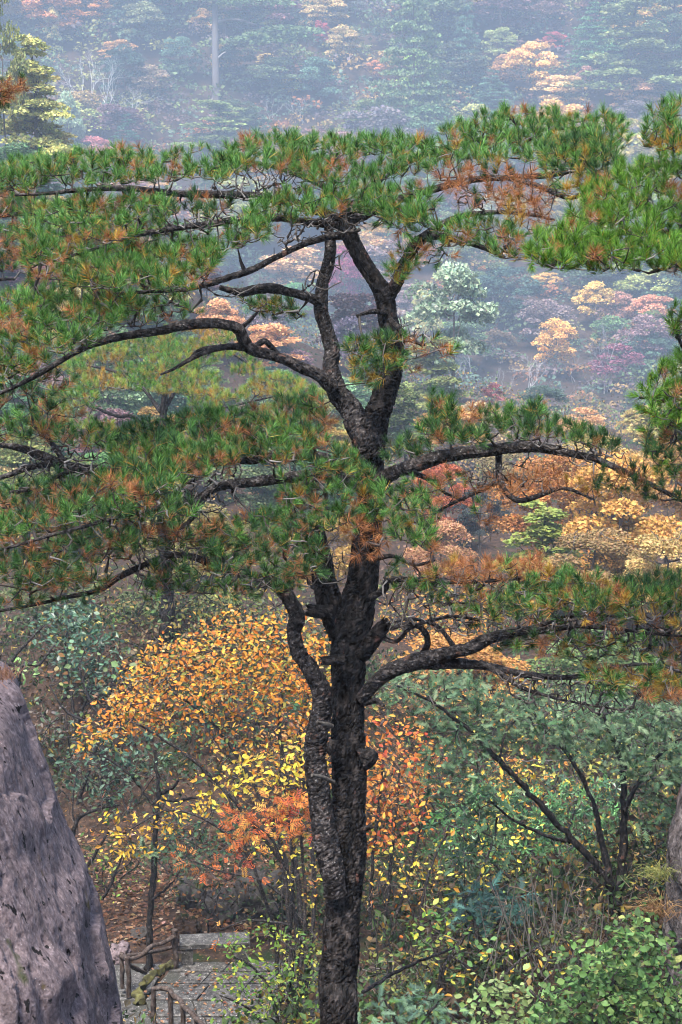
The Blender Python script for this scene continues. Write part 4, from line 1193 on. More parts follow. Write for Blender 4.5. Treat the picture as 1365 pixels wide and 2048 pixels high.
BK = dict(mat=M_BARK, depth=0.17, plate=(0.042, 0.14), kink=0.35, lump=0.09, no_twigs=True)
limbs = [
    ('trunk', L((679, 2080, 38.7), (680, 1960, 37.8), (684, 1880, 37.0), (688, 1780, 36.1), (694, 1690, 35.3), (699, 1600, 33.5), (701, 1520, 34.4), (699, 1440, 31.8), (698, 1370, 32.7), (700, 1300, 36.1), (708, 1240, 38.7), (722, 1180, 33.5), (729, 1120, 30.1), (737, 1060, 28.4), (743, 1000, 26.7), (742, 945, 27.5), (738, 900, 29), (738, 872, 28), (740, 850, 21), (742, 835, 10)), dict(BK, down=-9.7, lean=-0.02)),
    ('stem', L((672, 1790, 21.1), (655, 1720, 24.6), (643, 1640, 23.8), (638, 1560, 22.0), (634, 1490, 22.9), (640, 1430, 21.1), (644, 1390, 19.4), (630, 1345, 17.6), (602, 1305, 16.7), (592, 1265, 15.8), (597, 1235, 16.7), (584, 1205, 15.0), (566, 1180, 14.1), (540, 1160, 10.6), (500, 1148, 8.8), (440, 1135, 7.9), (390, 1115, 7.0), (340, 1110, 6.2), (290, 1128, 6.2), (240, 1152, 6.2), (215, 1170, 7.0), (195, 1182, 5.3), (140, 1194, 4.4), (60, 1212, 3.5), (-20, 1225, 2.6), d0=13.35, d1=12.9), dict(mat=M_LIMB, depth=0.2, plate=(0.032, 0.09), lump=0.16)),
    ('dead_stem', L((690, 1270, 32.4), (668, 1220, 27.9), (652, 1170, 24.3), (643, 1120, 22.5), (634, 1085, 21.6), (628, 1060, 18.9), d0=13.55), dict(BK)),
    # upper fork
    ('limb', L((744, 915, 31), (728, 858, 32), (708, 820, 28), (688, 796, 25), (668, 768, 21), (661, 735, 18), (664, 700, 18), (655, 660, 17), (645, 615, 17), (647, 575, 15), (655, 530, 14), (660, 490, 12), (655, 440, 9), (640, 400, 6), d0=13.45, d1=13.7), dict(depth=0.2, lump=0.16)),
    ('limb', L((741, 915, 31), (749, 860, 32), (762, 812, 29), (778, 755, 25), (786, 690, 24), (778, 635, 23), (769, 590, 23), (752, 560, 19), (728, 525, 19), (708, 490, 19), (698, 465, 20), (690, 435, 12), (700, 400, 8), d0=13.55, d1=13.6), dict(BK, no_twigs=False, mat=M_BARK)),
    ('limb', L((773, 600, 18), (793, 562, 15), (808, 525, 14), (830, 490, 13), (860, 470, 11), (905, 478, 8), (960, 492, 6), (1010, 515, 4), d0=13.55, d1=13.0), dict(depth=0.2)),
    # left limbs
    ('branch', L((668, 775, 18), (632, 750, 15), (590, 727, 13), (545, 707, 13), (505, 697, 14), (487, 680, 14), (476, 657, 13), (450, 648, 12), (400, 648, 12), (340, 658, 11), (280, 668, 10), (220, 678, 9), (160, 700, 7), (100, 735, 6), (40, 768, 5), (-30, 800, 4), d0=13.4, d1=12.6), dict(depth=0.2, lump=0.16)),
    ('branch', L((500, 697, 9), (455, 695, 7), (410, 705, 6), (375, 722, 5), (350, 737, 4), (322, 749, 2.5), d0=13.2, d1=12.9), dict(no_twigs=True)),
    ('branch', L((490, 690, 7), (440, 692, 5), (400, 700, 5), (376, 722, 3), d0=13.25, d1=13.4), dict(no_twigs=True)),
    ('branch', L((508, 695, 7), (530, 682, 7), (545, 695, 6), (562, 715, 5), d0=13.2, d1=13.35), dict(no_twigs=True)),
    ('branch', L((478, 660, 6), (500, 640, 5), (515, 625, 3), d0=13.2, d1=13.1), dict()),
    ('branch', L((645, 605, 14), (615, 592, 13), (580, 582, 11), (545, 575, 12), (505, 580, 11), (475, 582, 9), (440, 575, 6), d0=13.6, d1=13.3), dict(depth=0.2, lump=0.2)),
    ('branch', L((700, 470, 13), (660, 472, 9), (610, 488, 8), (560, 512, 7), (505, 538, 8), (450, 558, 8), (400, 573, 6), (350, 580, 5), (280, 585, 4), (200, 590, 3), d0=13.6, d1=12.8), dict()),
    ('branch', L((690, 455, 10), (610, 445, 9), (540, 435, 8), (470, 440, 9), (420, 448, 8), (360, 455, 7), (300, 465, 6), (240, 480, 5), (180, 500, 4), (95, 525, 3), d0=13.7, d1=12.7), dict()),
    ('branch', L((685, 440, 11), (600, 410, 10), (520, 395, 9), (440, 388, 9), (370, 388, 8), (310, 383, 7), (250, 376, 7), (170, 378, 6), (100, 386, 4), (30, 390, 3), d0=13.8, d1=13.3), dict()),
    ('branch', L((698, 440, 10), (660, 380, 8), (600, 350, 7), (530, 330, 5), (440, 320, 4), d0=13.8, d1=14.5), dict()),
    # crown to the right
    ('branch', L((705, 440, 12), (770, 410, 10), (850, 385, 9), (930, 365, 8), (1010, 355, 7), (1100, 350, 6), (1200, 330, 4), d0=13.7, d1=13.9), dict()),
    ('branch', L((705, 430, 10), (760, 360, 8), (850, 310, 7), (950, 280, 6), (1080, 260, 5), (1180, 255, 3), d0=13.8, d1=14.9), dict()),
    ('branch', L((830, 485, 9), (900, 440, 7), (980, 425, 6), (1060, 430, 4), (1110, 440, 3), d0=13.4, d1=13.2), dict()),
    ('branch', L((1010, 355, 6), (1075, 370, 6), (1140, 395, 5), (1180, 380, 4), d0=13.8, d1=12.9), dict()),
    # middle right limb
    ('branch', L((752, 965, 20), (785, 948, 18), (830, 932, 17), (890, 915, 15), (955, 905, 15), (1010, 898, 13), (1070, 898, 12), (1130, 905, 10), (1190, 917, 8), (1245, 942, 7), (1300, 968, 6), (1370, 1005, 4), (1430, 1030, 3), d0=13.45, d1=12.6), dict(depth=0.2, lump=0.15)),
    ('branch', L((998, 905, 8), (999, 935, 8), (1004, 965, 8), (1016, 988, 7), (1040, 1002, 6), (1080, 992, 5), (1130, 978, 4), (1190, 1000, 3), d0=13.2, d1=12.8), dict()),
    ('branch', L((1003, 960, 6), (975, 975, 6), (940, 990, 5), (900, 1008, 4), (865, 1030, 3), d0=13.2, d1=13.0), dict()),
    ('branch', L((810, 942, 7), (850, 955, 5), (890, 985, 3.5), (930, 1000, 3), d0=13.4, d1=13.2), dict()),
    # lower right limbs
    ('branch', L((722, 1398, 16.0), (748, 1372, 17.0), (780, 1342, 18.0), (830, 1317, 17.0), (890, 1308, 16.0), (950, 1292, 13.9), (1000, 1272, 12.9), (1050, 1263, 11.0), (1095, 1262, 7.9), (1150, 1252, 5.1), (1230, 1258, 4.3), (1310, 1268, 3.7), (1400, 1275, 2.5), d0=13.4, d1=12.4), dict(depth=0.2, lump=0.16)),
    ('branch', L((790, 1340, 12.0), (850, 1332, 12.0), (910, 1328, 11.8), (970, 1333, 9.9), (1040, 1348, 8.0), (1110, 1356, 6.3), (1165, 1352, 5.0), (1200, 1338, 4.3), (1245, 1332, 3.7), (1310, 1330, 3.1), (1380, 1350, 1.9), d0=13.35, d1=12.2), dict(lump=0.16)),
    ('branch', L((960, 1325, 6.4), (1000, 1345, 6.0), (1040, 1372, 4.8), (1090, 1390, 3.6), (1150, 1405, 2.6), (1240, 1420, 1.9), d0=13.0, d1=12.5), dict()),
    ('branch', L((1060, 1258, 6.2), (1120, 1235, 5.5), (1190, 1228, 4.3), (1260, 1240, 3.1), (1340, 1260, 2.5), d0=12.9, d1=12.3), dict()),
    ('branch', L((845, 1312, 9.0), (856, 1285, 8.0), (845, 1258, 7.0), (815, 1248, 6.0), (780, 1258, 5.0), d0=13.3, d1=13.1), dict(no_twigs=True)),
    ('branch', L((912, 1300, 7.9), (895, 1275, 6.0), (870, 1250, 5.0), (820, 1238, 4.0), (790, 1245, 3.0), d0=13.1, d1=13.3), dict(no_twigs=True)),
    ('stub', L((722, 1312, 17), (742, 1285, 17), (760, 1262, 16), (774, 1246, 12), d0=13.4, d1=13.25), dict(mat=M_BARK)),
    ('branch', L((765, 1275, 6), (795, 1283, 5), (825, 1255, 4), (900, 1232, 4), (960, 1240, 3), d0=13.3, d1=13.0), dict()),
    ('branch', L((742, 1195, 8), (770, 1178, 8), (780, 1160, 7), (850, 1160, 6), (920, 1162, 6), (1000, 1160, 4), (1080, 1150, 3), d0=13.3, d1=12.8), dict()),
    ('branch', L((752, 1115, 7), (790, 1112, 5), (830, 1130, 4), (870, 1120, 3), d0=13.3, d1=13.0), dict()),
    # middle left limbs
    ('branch', L((738, 985, 14), (690, 960, 12), (640, 950, 12), (580, 955, 12), (520, 962, 12), (470, 968, 12), (430, 975, 10), (390, 1000, 8), (330, 1010, 7), (260, 1030, 6), (180, 1050, 5), (90, 1075, 4), (0, 1100, 3), d0=13.3, d1=12.4), dict(lump=0.18)),
    ('branch', L((415, 985, 9), (400, 1010, 8), (385, 1035, 6), (355, 1066, 4), d0=13.0, d1=12.7), dict(no_twigs=True)),
    ('branch', L((720, 955, 13), (640, 915, 12), (540, 915, 12), (420, 925, 13), (300, 935, 14), (195, 940, 13), (130, 932, 13), (85, 912, 12), (45, 895, 9), (0, 890, 6), (-40, 885, 4), d0=13.7, d1=13.1), dict(lump=0.14)),
    ('branch', L((100, 928, 8), (60, 935, 7), (20, 950, 6), (-30, 965, 5), d0=13.15, d1=12.9), dict()),
    ('branch', L((150, 940, 6), (110, 955, 5), (70, 975, 5), (20, 985, 4), d0=13.1, d1=12.7), dict()),
    ('branch', L((640, 925, 9), (620, 890, 6), (600, 880, 4), (570, 875, 2.5), d0=13.4, d1=13.1), dict(mat=M_DEADWOOD, no_twigs=True)),
    ('branch', L((640, 915, 8), (560, 880, 7), (470, 860, 6), (380, 850, 5), (280, 860, 4), d0=13.7, d1=14.4), dict()),
    ('branch', L((130, 925, 7), (90, 870, 6), (50, 840, 4), (0, 830, 3), d0=13.2, d1=13.6), dict()),
    # burls and snags on the bole
    ('burl', L((722, 1520, 26), (738, 1512, 20), (747, 1500, 12), d0=13.4), dict(BK)),
    ('stub', L((690, 1320, 12), (668, 1321, 11), (645, 1322, 9), d0=13.25), dict(mat=M_BARK, no_twigs=True)),
    ('stub', L((665, 1225, 15), (640, 1222, 14), (618, 1220, 12), d0=13.35), dict(mat=M_BARK, no_twigs=True)),
    ('burl', L((668, 1495, 17), (655, 1488, 12), d0=13.25), dict(mat=M_BARK, no_twigs=True)),
    ('burl', L((630, 1480, 15), (612, 1478, 12), d0=13.25), dict(mat=M_LIMB, no_twigs=True)),
    ('snag', L((664, 1452, 5), (650, 1448, 5), (635, 1444, 3), d0=13.1, d1=12.9), dict(mat=M_DEADWOOD, no_twigs=True)),
    ('snag', L((668, 1565, 4), (648, 1556, 4), (625, 1550, 3), d0=13.1, d1=12.9), dict(mat=M_DEADWOOD, no_twigs=True)),
    ('snag', L((732, 1405, 7), (755, 1402, 5), (768, 1412, 3), d0=13.4, d1=13.2), dict(mat=M_LIMB, no_twigs=True)),
    ('snag', L((725, 1660, 6), (740, 1656, 4), (748, 1654, 2), d0=13.4, d1=13.2), dict(mat=M_LIMB, no_twigs=True)),
    ('snag', L((772, 626, 6), (745, 622, 5), (715, 632, 3), d0=13.5, d1=13.2), dict(mat=M_LIMB)),
    ('snag', L((780, 640, 7), (800, 660, 6), (820, 680, 4), (850, 690, 3), d0=13.4, d1=13.1), dict(mat=M_LIMB)),
]
GM = {'dead': 0.03, 'gold': 0.03, 'green': 0.54, 'mixed': 0.40}
GD = {'dead': 0.10, 'darkmix': 0.15, 'mixed': 0.22, 'dark': 0.28, 'green': 0.25}
GX = {'dead': 0.30, 'darkmix': 0.25, 'dark': 0.30, 'green': 0.15}
DD_ = {'dead': 0.85, 'gold': 0.15}
pads = [
    # upper left sheet
    ([(-20, 355), (30, 325), (75, 312), (120, 325), (160, 308), (200, 325), (250, 296), (300, 315), (345, 315), (400, 300), (450, 303), (490, 286), (550, 280), (600, 284), (600, 350), (540, 345), (480, 352), (430, 365), (400, 355), (330, 365), (200, 375), (100, 370), (40, 385), (-20, 385)], 17, 13.7, 0.45, 0.5, GM, 0.9),
    # crown centre, upper sheet
    ([(560, 285), (620, 280), (700, 282), (780, 282), (850, 278), (900, 262), (940, 245), (1000, 228), (1100, 222), (1200, 228), (1240, 240), (1260, 300), (1160, 345), (1050, 325), (940, 330), (860, 345), (760, 360), (640, 365), (560, 350)], 16.5, 14.1, 0.5, 0.7, GM, 0.9),
    # crown centre, lower lip
    ([(455, 480), (480, 440), (540, 400), (600, 380), (700, 370), (790, 385), (850, 375), (880, 420), (850, 450), (770, 440), (720, 425), (640, 435), (580, 455), (520, 480), (470, 500)], 17, 13.1, 0.4, 0.4, GM, 0.85),
    ([(760, 420), (830, 430), (860, 455), (820, 470), (770, 455)], 18, 13.0, 0.25, 0.1, GM, 0.7),
    # dead brown hollow on the right of the crown
    ([(880, 345), (960, 335), (1060, 350), (1110, 400), (1080, 430), (1000, 420), (930, 415), (880, 385)], 22, 13.3, 0.35, 0.2, {'dead': 0.7, 'darkmix': 0.2, 'gold': 0.05}, 0.5),
    ([(1000, 410), (1110, 405), (1130, 455), (1080, 470), (1010, 450)], 30, 12.9, 0.25, 0, DD_, 0.4),
    # right crown, projecting rosette and under side
    ([(1090, 300), (1180, 270), (1240, 300), (1230, 360), (1180, 395), (1110, 390), (1080, 350)], 18, 12.7, 0.3, 0.3, {'gold': 0.12, 'mixed': 0.5, 'dark': 0.4}, 0.75),
    ([(870, 460), (930, 440), (1010, 450), (1050, 470), (1060, 520), (1000, 520), (940, 495), (880, 495)], 19, 12.9, 0.3, 0.2, {'dead': 0.075, 'gold': 0.15, 'mixed': 0.5, 'green': 0.3}, 0.75),
    ([(775, 540), (800, 505), (835, 490), (850, 510), (820, 550), (790, 575)], 17, 13.2, 0.2, 0.1, {'gold': 0.4, 'mixed': 0.5}, 0.5),
    ([(850, 500), (890, 490), (900, 520), (860, 540)], 24, 13.1, 0.2, 0, {'dead': 0.3, 'dark': 0.6}, 0.4),
    # left second and third sheets
    ([(40, 470), (70, 420), (140, 405), (200, 400), (330, 395), (360, 430), (320, 465), (250, 480), (170, 505), (110, 530), (50, 530)], 16.5, 13.0, 0.4, 0.4, {'dead': 0.135, 'gold': 0.06, 'mixed': 0.4, 'green': 0.36}, 0.75),
    ([(140, 400), (300, 390), (430, 400), (470, 420), (420, 440), (300, 420), (160, 420)], 22, 13.4, 0.4, 0.2, {'dead': 0.188, 'dark': 0.75}, 0.6),
    ([(55, 530), (120, 515), (170, 520), (140, 560), (70, 560)], 22, 12.8, 0.3, 0.1, {'dead': 0.35, 'mixed': 0.5}, 0.6),
    ([(140, 565), (165, 515), (250, 492), (330, 490), (420, 482), (460, 500), (430, 535), (395, 580), (330, 585), (240, 575), (180, 585)], 16.5, 12.9, 0.45, 0.5, {'dead': 0.075, 'gold': 0.06, 'mixed': 0.40, 'green': 0.44}, 0.85),
    ([(-20, 625), (30, 590), (70, 590), (130, 605), (200, 585), (290, 590), (280, 625), (230, 655), (180, 690), (120, 710), (60, 690), (-20, 680)], 18, 12.6, 0.45, 0.4, {'dead': 0.090, 'gold': 0.06, 'mixed': 0.42, 'green': 0.4}, 0.8),
    ([(-20, 705), (50, 690), (105, 720), (60, 755), (-20, 775)], 19, 12.5, 0.3, 0.2, {'dead': 0.150, 'gold': 0.1, 'mixed': 0.7}, 0.7),
    ([(480, 598), (550, 598), (612, 622), (600, 640), (540, 632), (490, 615)], 15, 13.9, 0.2, 0.1, {'gold': 0.15, 'mixed': 0.5, 'dark': 0.35}, 0.7),
    # loose sprays that close the gaps between the left tiers
    ([(330, 455), (440, 440), (470, 465), (400, 500), (300, 500), (200, 515), (230, 480)], 25, 13.5, 0.4, 0.2, {'dead': 0.112, 'mixed': 0.35, 'green': 0.5}, 0.75),
    ([(30, 560), (140, 545), (200, 580), (300, 585), (380, 590), (330, 625), (200, 620), (60, 600)], 23, 13.2, 0.4, 0.2, {'dead': 0.112, 'mixed': 0.4, 'green': 0.45}, 0.75),
    ([(250, 640), (350, 600), (420, 600), (400, 635), (300, 655)], 30, 13.3, 0.3, 0.1, {'dead': 0.150, 'mixed': 0.8}, 0.7),
    ([(0, 780), (90, 745), (150, 760), (120, 820), (0, 830)], 27, 13.0, 0.4, 0.2, {'dead': 0.150, 'darkmix': 0.3, 'dark': 0.5}, 0.7),
    # on the stems
    ([(692, 700), (720, 680), (800, 670), (800, 720), (760, 765), (705, 770)], 18, 13.1, 0.2, 0, {'gold': 0.2, 'mixed': 0.4, 'dark': 0.4}, 0.6),
    ([(800, 670), (850, 680), (905, 690), (900, 715), (840, 710), (830, 750), (810, 740)], 25, 13.0, 0.2, 0, {'dead': 0.3, 'mixed': 0.5, 'dark': 0.2}, 0.5),
    # middle right limb
    ([(845, 875), (860, 800), (880, 795), (930, 830), (980, 820), (1010, 830), (1040, 815), (1080, 810), (1110, 845), (1180, 865), (1235, 880), (1245, 905), (1180, 900), (1080, 880), (1000, 885), (920, 890), (870, 890)], 17.5, 12.9, 0.35, 0.25, {'dead': 0.060, 'mixed': 0.14, 'dark': 0.6, 'green': 0.18}, 0.9),
    ([(775, 925), (780, 890), (830, 885), (870, 900), (840, 920)], 19, 13.2, 0.25, 0, {'dead': 0.075, 'dark': 0.5, 'green': 0.4}, 0.8),
    ([(1180, 950), (1240, 940), (1365, 960), (1365, 1010), (1250, 985), (1190, 985)], 26, 12.5, 0.3, 0, GX, 0.5),
    ([(960, 965), (1030, 955), (1110, 955), (1200, 960), (1200, 995), (1100, 985), (1040, 995)], 25, 12.9, 0.3, 0, DD_, 0.55),
    ([(860, 950), (940, 940), (980, 980), (990, 1050), (960, 1050), (940, 1000), (880, 1000)], 30, 13.0, 0.25, 0, {'dead': 0.45, 'mixed': 0.5}, 0.4),
    # round the bole
    ([(560, 960), (640, 940), (720, 930), (760, 985), (830, 960), (880, 1030), (870, 1110), (800, 1080), (760, 1040), (690, 1065), (620, 1050), (560, 1010)], 20, 12.9, 0.45, 0.3, {'dead': 0.105, 'gold': 0.06, 'darkmix': 0.2, 'green': 0.35, 'dark': 0.25}, 0.6),
    ([(690, 1070), (750, 1060), (785, 1065), (770, 1100), (730, 1115), (700, 1105)], 29, 12.75, 0.12, 0, {'dead': 1.0}, 0.1),
    # big middle left sheet
    ([(-20, 850), (40, 830), (90, 812), (140, 830), (200, 850), (230, 865), (210, 905), (120, 890), (50, 880), (-20, 880)], 19, 13.4, 0.5, 0.4, GD, 0.75),
    ([(215, 930), (230, 870), (300, 855), (380, 835), (430, 832), (520, 822), (570, 805), (640, 798), (660, 850), (650, 880), (700, 905), (735, 955), (680, 950), (600, 935), (520, 930), (440, 940), (400, 960), (330, 990), (250, 1000), (200, 960)], 16.5, 13.2, 0.5, 0.9, GD, 0.8),
    ([(-20, 1010), (30, 975), (120, 960), (220, 975), (330, 985), (400, 1000), (380, 1040), (260, 1040), (150, 1050), (-20, 1080)], 17.5, 12.6, 0.45, 0.4, {'dead': 0.105, 'darkmix': 0.22, 'dark': 0.36, 'green': 0.28}, 0.75),
    ([(-20, 1085), (80, 1050), (200, 1050), (330, 1050), (420, 1060), (460, 1100), (400, 1110), (300, 1100), (200, 1130), (120, 1170), (-20, 1190)], 19, 12.7, 0.5, 0.3, {'dead': 0.105, 'darkmix': 0.24, 'dark': 0.40, 'green': 0.22}, 0.7),
    ([(400, 1060), (470, 1040), (560, 1020), (640, 1060), (640, 1140), (590, 1170), (520, 1150), (450, 1150), (400, 1110)], 20, 13.0, 0.45, 0.3, {'dead': 0.090, 'darkmix': 0.25, 'dark': 0.4, 'green': 0.23}, 0.65),
    ([(280, 1190), (300, 1145), (360, 1120), (440, 1150), (520, 1155), (610, 1150), (600, 1185), (520, 1190), (430, 1190), (340, 1185), (300, 1210)], 22, 12.8, 0.35, 0.1, {'dead': 0.075, 'darkmix': 0.2, 'dark': 0.4, 'green': 0.3}, 0.6),
    ([(-20, 1180), (100, 1160), (180, 1150), (230, 1175), (130, 1200), (-20, 1225)], 22, 12.8, 0.35, 0.1, {'dead': 0.210, 'darkmix': 0.3, 'dark': 0.42}, 0.6),
    # lower right sheets
    ([(770, 1120), (860, 1140), (880, 1150), (860, 1200), (780, 1180)], 25, 13.0, 0.35, 0, {'dead': 0.3, 'gold': 0.1, 'mixed': 0.3, 'dark': 0.3}, 0.6),
    ([(870, 1150), (920, 1125), (1000, 1125), (1090, 1120), (1095, 1160), (1000, 1170), (900, 1165)], 19, 12.9, 0.3, 0, {'dead': 0.72, 'gold': 0.2, 'mixed': 0.1}, 0.5),
    ([(1000, 1210), (1040, 1165), (1110, 1150), (1150, 1155), (1220, 1175), (1290, 1165), (1385, 1150), (1385, 1210), (1300, 1225), (1220, 1225), (1120, 1220), (1060, 1225)], 17, 12.5, 0.4, 0.3, {'dead': 0.060, 'gold': 0.10, 'mixed': 0.40, 'dark': 0.42}, 0.85),
    ([(850, 1180), (950, 1170), (1040, 1190), (1030, 1230), (940, 1230), (860, 1215)], 24, 13.0, 0.35, 0, {'dead': 0.150, 'mixed': 0.4, 'dark': 0.4}, 0.6),
    ([(1020, 1290), (1150, 1275), (1250, 1280), (1385, 1270), (1385, 1330), (1250, 1310), (1150, 1325), (1060, 1320)], 20, 12.8, 0.45, 0.1, {'dead': 0.090, 'gold': 0.16, 'dark': 0.3, 'mixed': 0.42}, 0.55),
    ([(1180, 1340), (1280, 1340), (1385, 1340), (1385, 1400), (1260, 1400), (1180, 1380)], 18, 12.4, 0.45, 0, {'dead': 0.150, 'gold': 0.2, 'mixed': 0.35, 'dark': 0.25}, 0.45),
    ([(940, 1235), (1060, 1225), (1130, 1240), (1110, 1290), (1000, 1300), (930, 1275)], 27, 12.9, 0.3, 0, {'dead': 0.188, 'mixed': 0.4, 'dark': 0.35}, 0.5),
    ([(1090, 1215), (1250, 1215), (1385, 1225), (1385, 1265), (1250, 1260), (1130, 1250)], 27, 12.3, 0.3, 0, {'dead': 0.150, 'gold': 0.1, 'mixed': 0.35, 'dark': 0.35}, 0.5),
]
bare_zones = [
    ([(330, 600), (500, 590), (540, 560), (420, 590), (330, 640), (200, 680), (240, 640)], 14, 13.1, 0.3),
    ([(60, 900), (200, 880), (220, 960), (100, 990), (0, 960)], 15, 13.0, 0.3),
    ([(420, 370), (560, 345), (620, 370), (520, 400), (420, 400)], 12, 13.5, 0.4),
    ([(350, 440), (560, 420), (500, 450), (250, 495), (200, 500)], 13, 13.2, 0.3),
    ([(600, 440), (720, 420), (760, 460), (640, 470), (540, 500)], 13, 13.3, 0.3),
    ([(800, 630), (870, 660), (860, 690), (800, 680)], 12, 13.2, 0.2),
    ([(900, 400), (960, 380), (1000, 420), (920, 430)], 14, 13.3, 0.2),
    ([(940, 930), (1060, 915), (1080, 960), (1000, 990), (930, 960)], 13, 13.0, 0.3),
    ([(560, 1060), (680, 1060), (700, 1160), (620, 1180), (560, 1120)], 16, 12.9, 0.3),
    ([(760, 1150), (1050, 1150), (1080, 1260), (900, 1280), (770, 1260)], 15, 13.0, 0.4),
    ([(1050, 1230), (1365, 1230), (1365, 1310), (1150, 1300)], 13, 12.6, 0.4),
    ([(980, 1340), (1200, 1360), (1300, 1420), (1150, 1440), (1030, 1400)], 15, 12.6, 0.3),
    ([(1240, 1330), (1365, 1330), (1365, 1420), (1280, 1400)], 16, 12.4, 0.3),
    ([(300, 950), (500, 940), (480, 1010), (380, 1050), (320, 1020)], 15, 12.9, 0.3),
    ([(150, 1020), (420, 1010), (420, 1120), (250, 1130)], 18, 12.8, 0.3),
    ([(200, 1140), (420, 1100), (560, 1180), (300, 1200)], 18, 12.8, 0.3),
    ([(1050, 880), (1250, 900), (1300, 960), (1150, 930)], 15, 12.8, 0.3),
    ([(600, 560), (690, 500), (690, 560), (620, 600)], 18, 13.4, 0.2),
]
gzb = float(ground(P(680, 2080, D)[0], P(680, 2080, D)[1])[0])
bp_ = P(680, 2080, D)
pine('pine_tree', 'great dark-barked pine with flat layered boughs standing in the centre', (bp_[0], bp_[1], gzb), limbs, pads, 5, bare=bare_zones)

# the brighter pine reaching in from the right
dr = 11.6
bp_ = P(1820, 1300, dr)
gzb = float(ground(bp_[0], bp_[1])[0])
limbs_r = [
    ('trunk', L((1800, 1500, 48), (1790, 1100, 44), (1760, 800, 38), (1740, 500, 30), (1700, 300, 20), d0=dr), dict(BK, down=gzb - 0.2)),
    ('branch', L((1745, 520, 22), (1600, 500, 18), (1480, 480, 15), (1380, 470, 12), (1300, 462, 9), (1220, 468, 7), (1140, 480, 5), (1070, 500, 4), d0=dr, d1=11.4), dict()),
    ('branch', L((1720, 420, 20), (1600, 380, 16), (1480, 350, 12), (1380, 335, 9), (1300, 330, 6), (1220, 360, 4), d0=dr, d1=12.0), dict()),
    ('branch', L((1735, 380, 16), (1550, 310, 12), (1420, 275, 9), (1330, 280, 6), (1290, 290, 4), d0=dr, d1=11.4), dict()),
    ('branch', L((1770, 900, 20), (1600, 850, 16), (1480, 830, 12), (1400, 830, 9), (1330, 800, 6), (1280, 795, 3), d0=dr, d1=11.2), dict()),
    ('branch', L((1480, 830, 10), (1420, 760, 7), (1370, 700, 5), (1345, 640, 3), d0=11.4, d1=11.2), dict()),
]
BM = {'dead': 0.06, 'gold': 0.03, 'bright': 0.91}
pads_r = [
    ([(1240, 335), (1300, 320), (1400, 310), (1400, 560), (1365, 545), (1280, 535), (1200, 540), (1110, 540), (1060, 530), (1055, 490), (1110, 470), (1150, 430), (1170, 395), (1210, 365)], 19, 11.4, 0.4, 0.6, BM, 0.95),
    ([(1060, 530), (1060, 505), (1200, 510), (1300, 515), (1400, 520), (1400, 545), (1200, 545)], 21, 11.0, 0.15, 0, BM, 0.8),
    ([(1285, 290), (1300, 230), (1340, 212), (1400, 205), (1400, 300), (1330, 305)], 20, 11.3, 0.3, 0.3, {'gold': 0.1, 'mixed': 0.6, 'green': 0.3}, 0.9),
    ([(1335, 650), (1345, 620), (1390, 610), (1390, 690), (1345, 680)], 20, 11.2, 0.2, 0, BM, 0.7),
    ([(1275, 805), (1300, 750), (1345, 720), (1400, 715), (1400, 860), (1320, 850), (1290, 830)], 20, 11.2, 0.3, 0.2, {'dead': 0.05, 'bright': 0.95}, 0.75),
    ([(1295, 860), (1340, 840), (1400, 850), (1400, 960), (1320, 950), (1290, 920)], 20, 11.5, 0.3, 0.2, {'dead': 0.08, 'dark': 0.6, 'bright': 0.35}, 0.7),
]
pads_r += [  # the rest of its crown, beyond the frame
    ([(1400, 300), (1550, 260), (1700, 250), (1900, 300), (1950, 420), (1800, 480), (1600, 520), (1400, 540)], 40, 11.6, 0.9, 0.6, BM, 0.9),
    ([(1450, 150), (1600, 80), (1750, 60), (1880, 130), (1800, 230), (1600, 240)], 40, 11.7, 0.8, 0.4, BM, 0.9),
    ([(1400, 780), (1500, 740), (1650, 760), (1900, 760), (1950, 860), (1750, 900), (1500, 880)], 40, 11.6, 0.9, 0.4, BM, 0.8),
]
pine('pine_tree', 'bright green pine whose boughs reach in from the right edge', (bp_[0], bp_[1], gzb), limbs_r, pads_r, 17, tscale=0.95, n_single=300)

# a pine off to the left: one tip at the upper left edge, darker sprays behind at the left edge
dl = 17.0
bp_ = P(-420, 1400, dl)
gzb = float(ground(bp_[0], bp_[1])[0])
limbs_l = [
    ('trunk', L((-420, 1500, 34), (-410, 1000, 30), (-390, 500, 24), (-370, 150, 14), d0=dl), dict(BK, down=gzb - 0.2)),
    ('branch', L((-380, 260, 12), (-200, 210, 9), (-80, 190, 6), (0, 185, 4), (38, 172, 2.5), d0=dl, d1=16.5), dict()),
    ('branch', L((-395, 520, 14), (-200, 470, 10), (-60, 440, 7), (20, 430, 6), (72, 428, 4), d0=dl, d1=16.8), dict()),
    ('branch', L((-395, 620, 12), (-200, 580, 9), (-60, 560, 5), (30, 558, 3), d0=dl, d1=16.6), dict()),
]
pads_l = [
    ([(-60, 200), (0, 165), (42, 160), (46, 175), (20, 195), (-20, 212)], 10, 16.4, 0.12, 0, {'dead': 0.35, 'darkmix': 0.4, 'dark': 0.25}, 0.3),
    ([(-60, 215), (-10, 195), (15, 200), (10, 212), (-40, 225)], 14, 16.5, 0.12, 0, {'dead': 0.5, 'dark': 0.5}, 0.3),
    ([(-60, 420), (0, 385), (70, 392), (90, 420), (30, 432), (-60, 440)], 14, 16.9, 0.3, 0.2, {'dead': 0.3, 'darkmix': 0.35, 'green': 0.35}, 0.8),
    ([(-60, 470), (0, 450), (50, 470), (60, 540), (20, 545), (-60, 540)], 16, 16.7, 0.35, 0.2, {'dead': 0.25, 'darkmix': 0.35, 'green': 0.4}, 0.7),
]
pine('pine_tree', 'pine beyond the left edge showing one brown-green twig tip below the yellow crowns', (bp_[0], bp_[1], gzb), limbs_l, pads_l, 23, n_single=60)

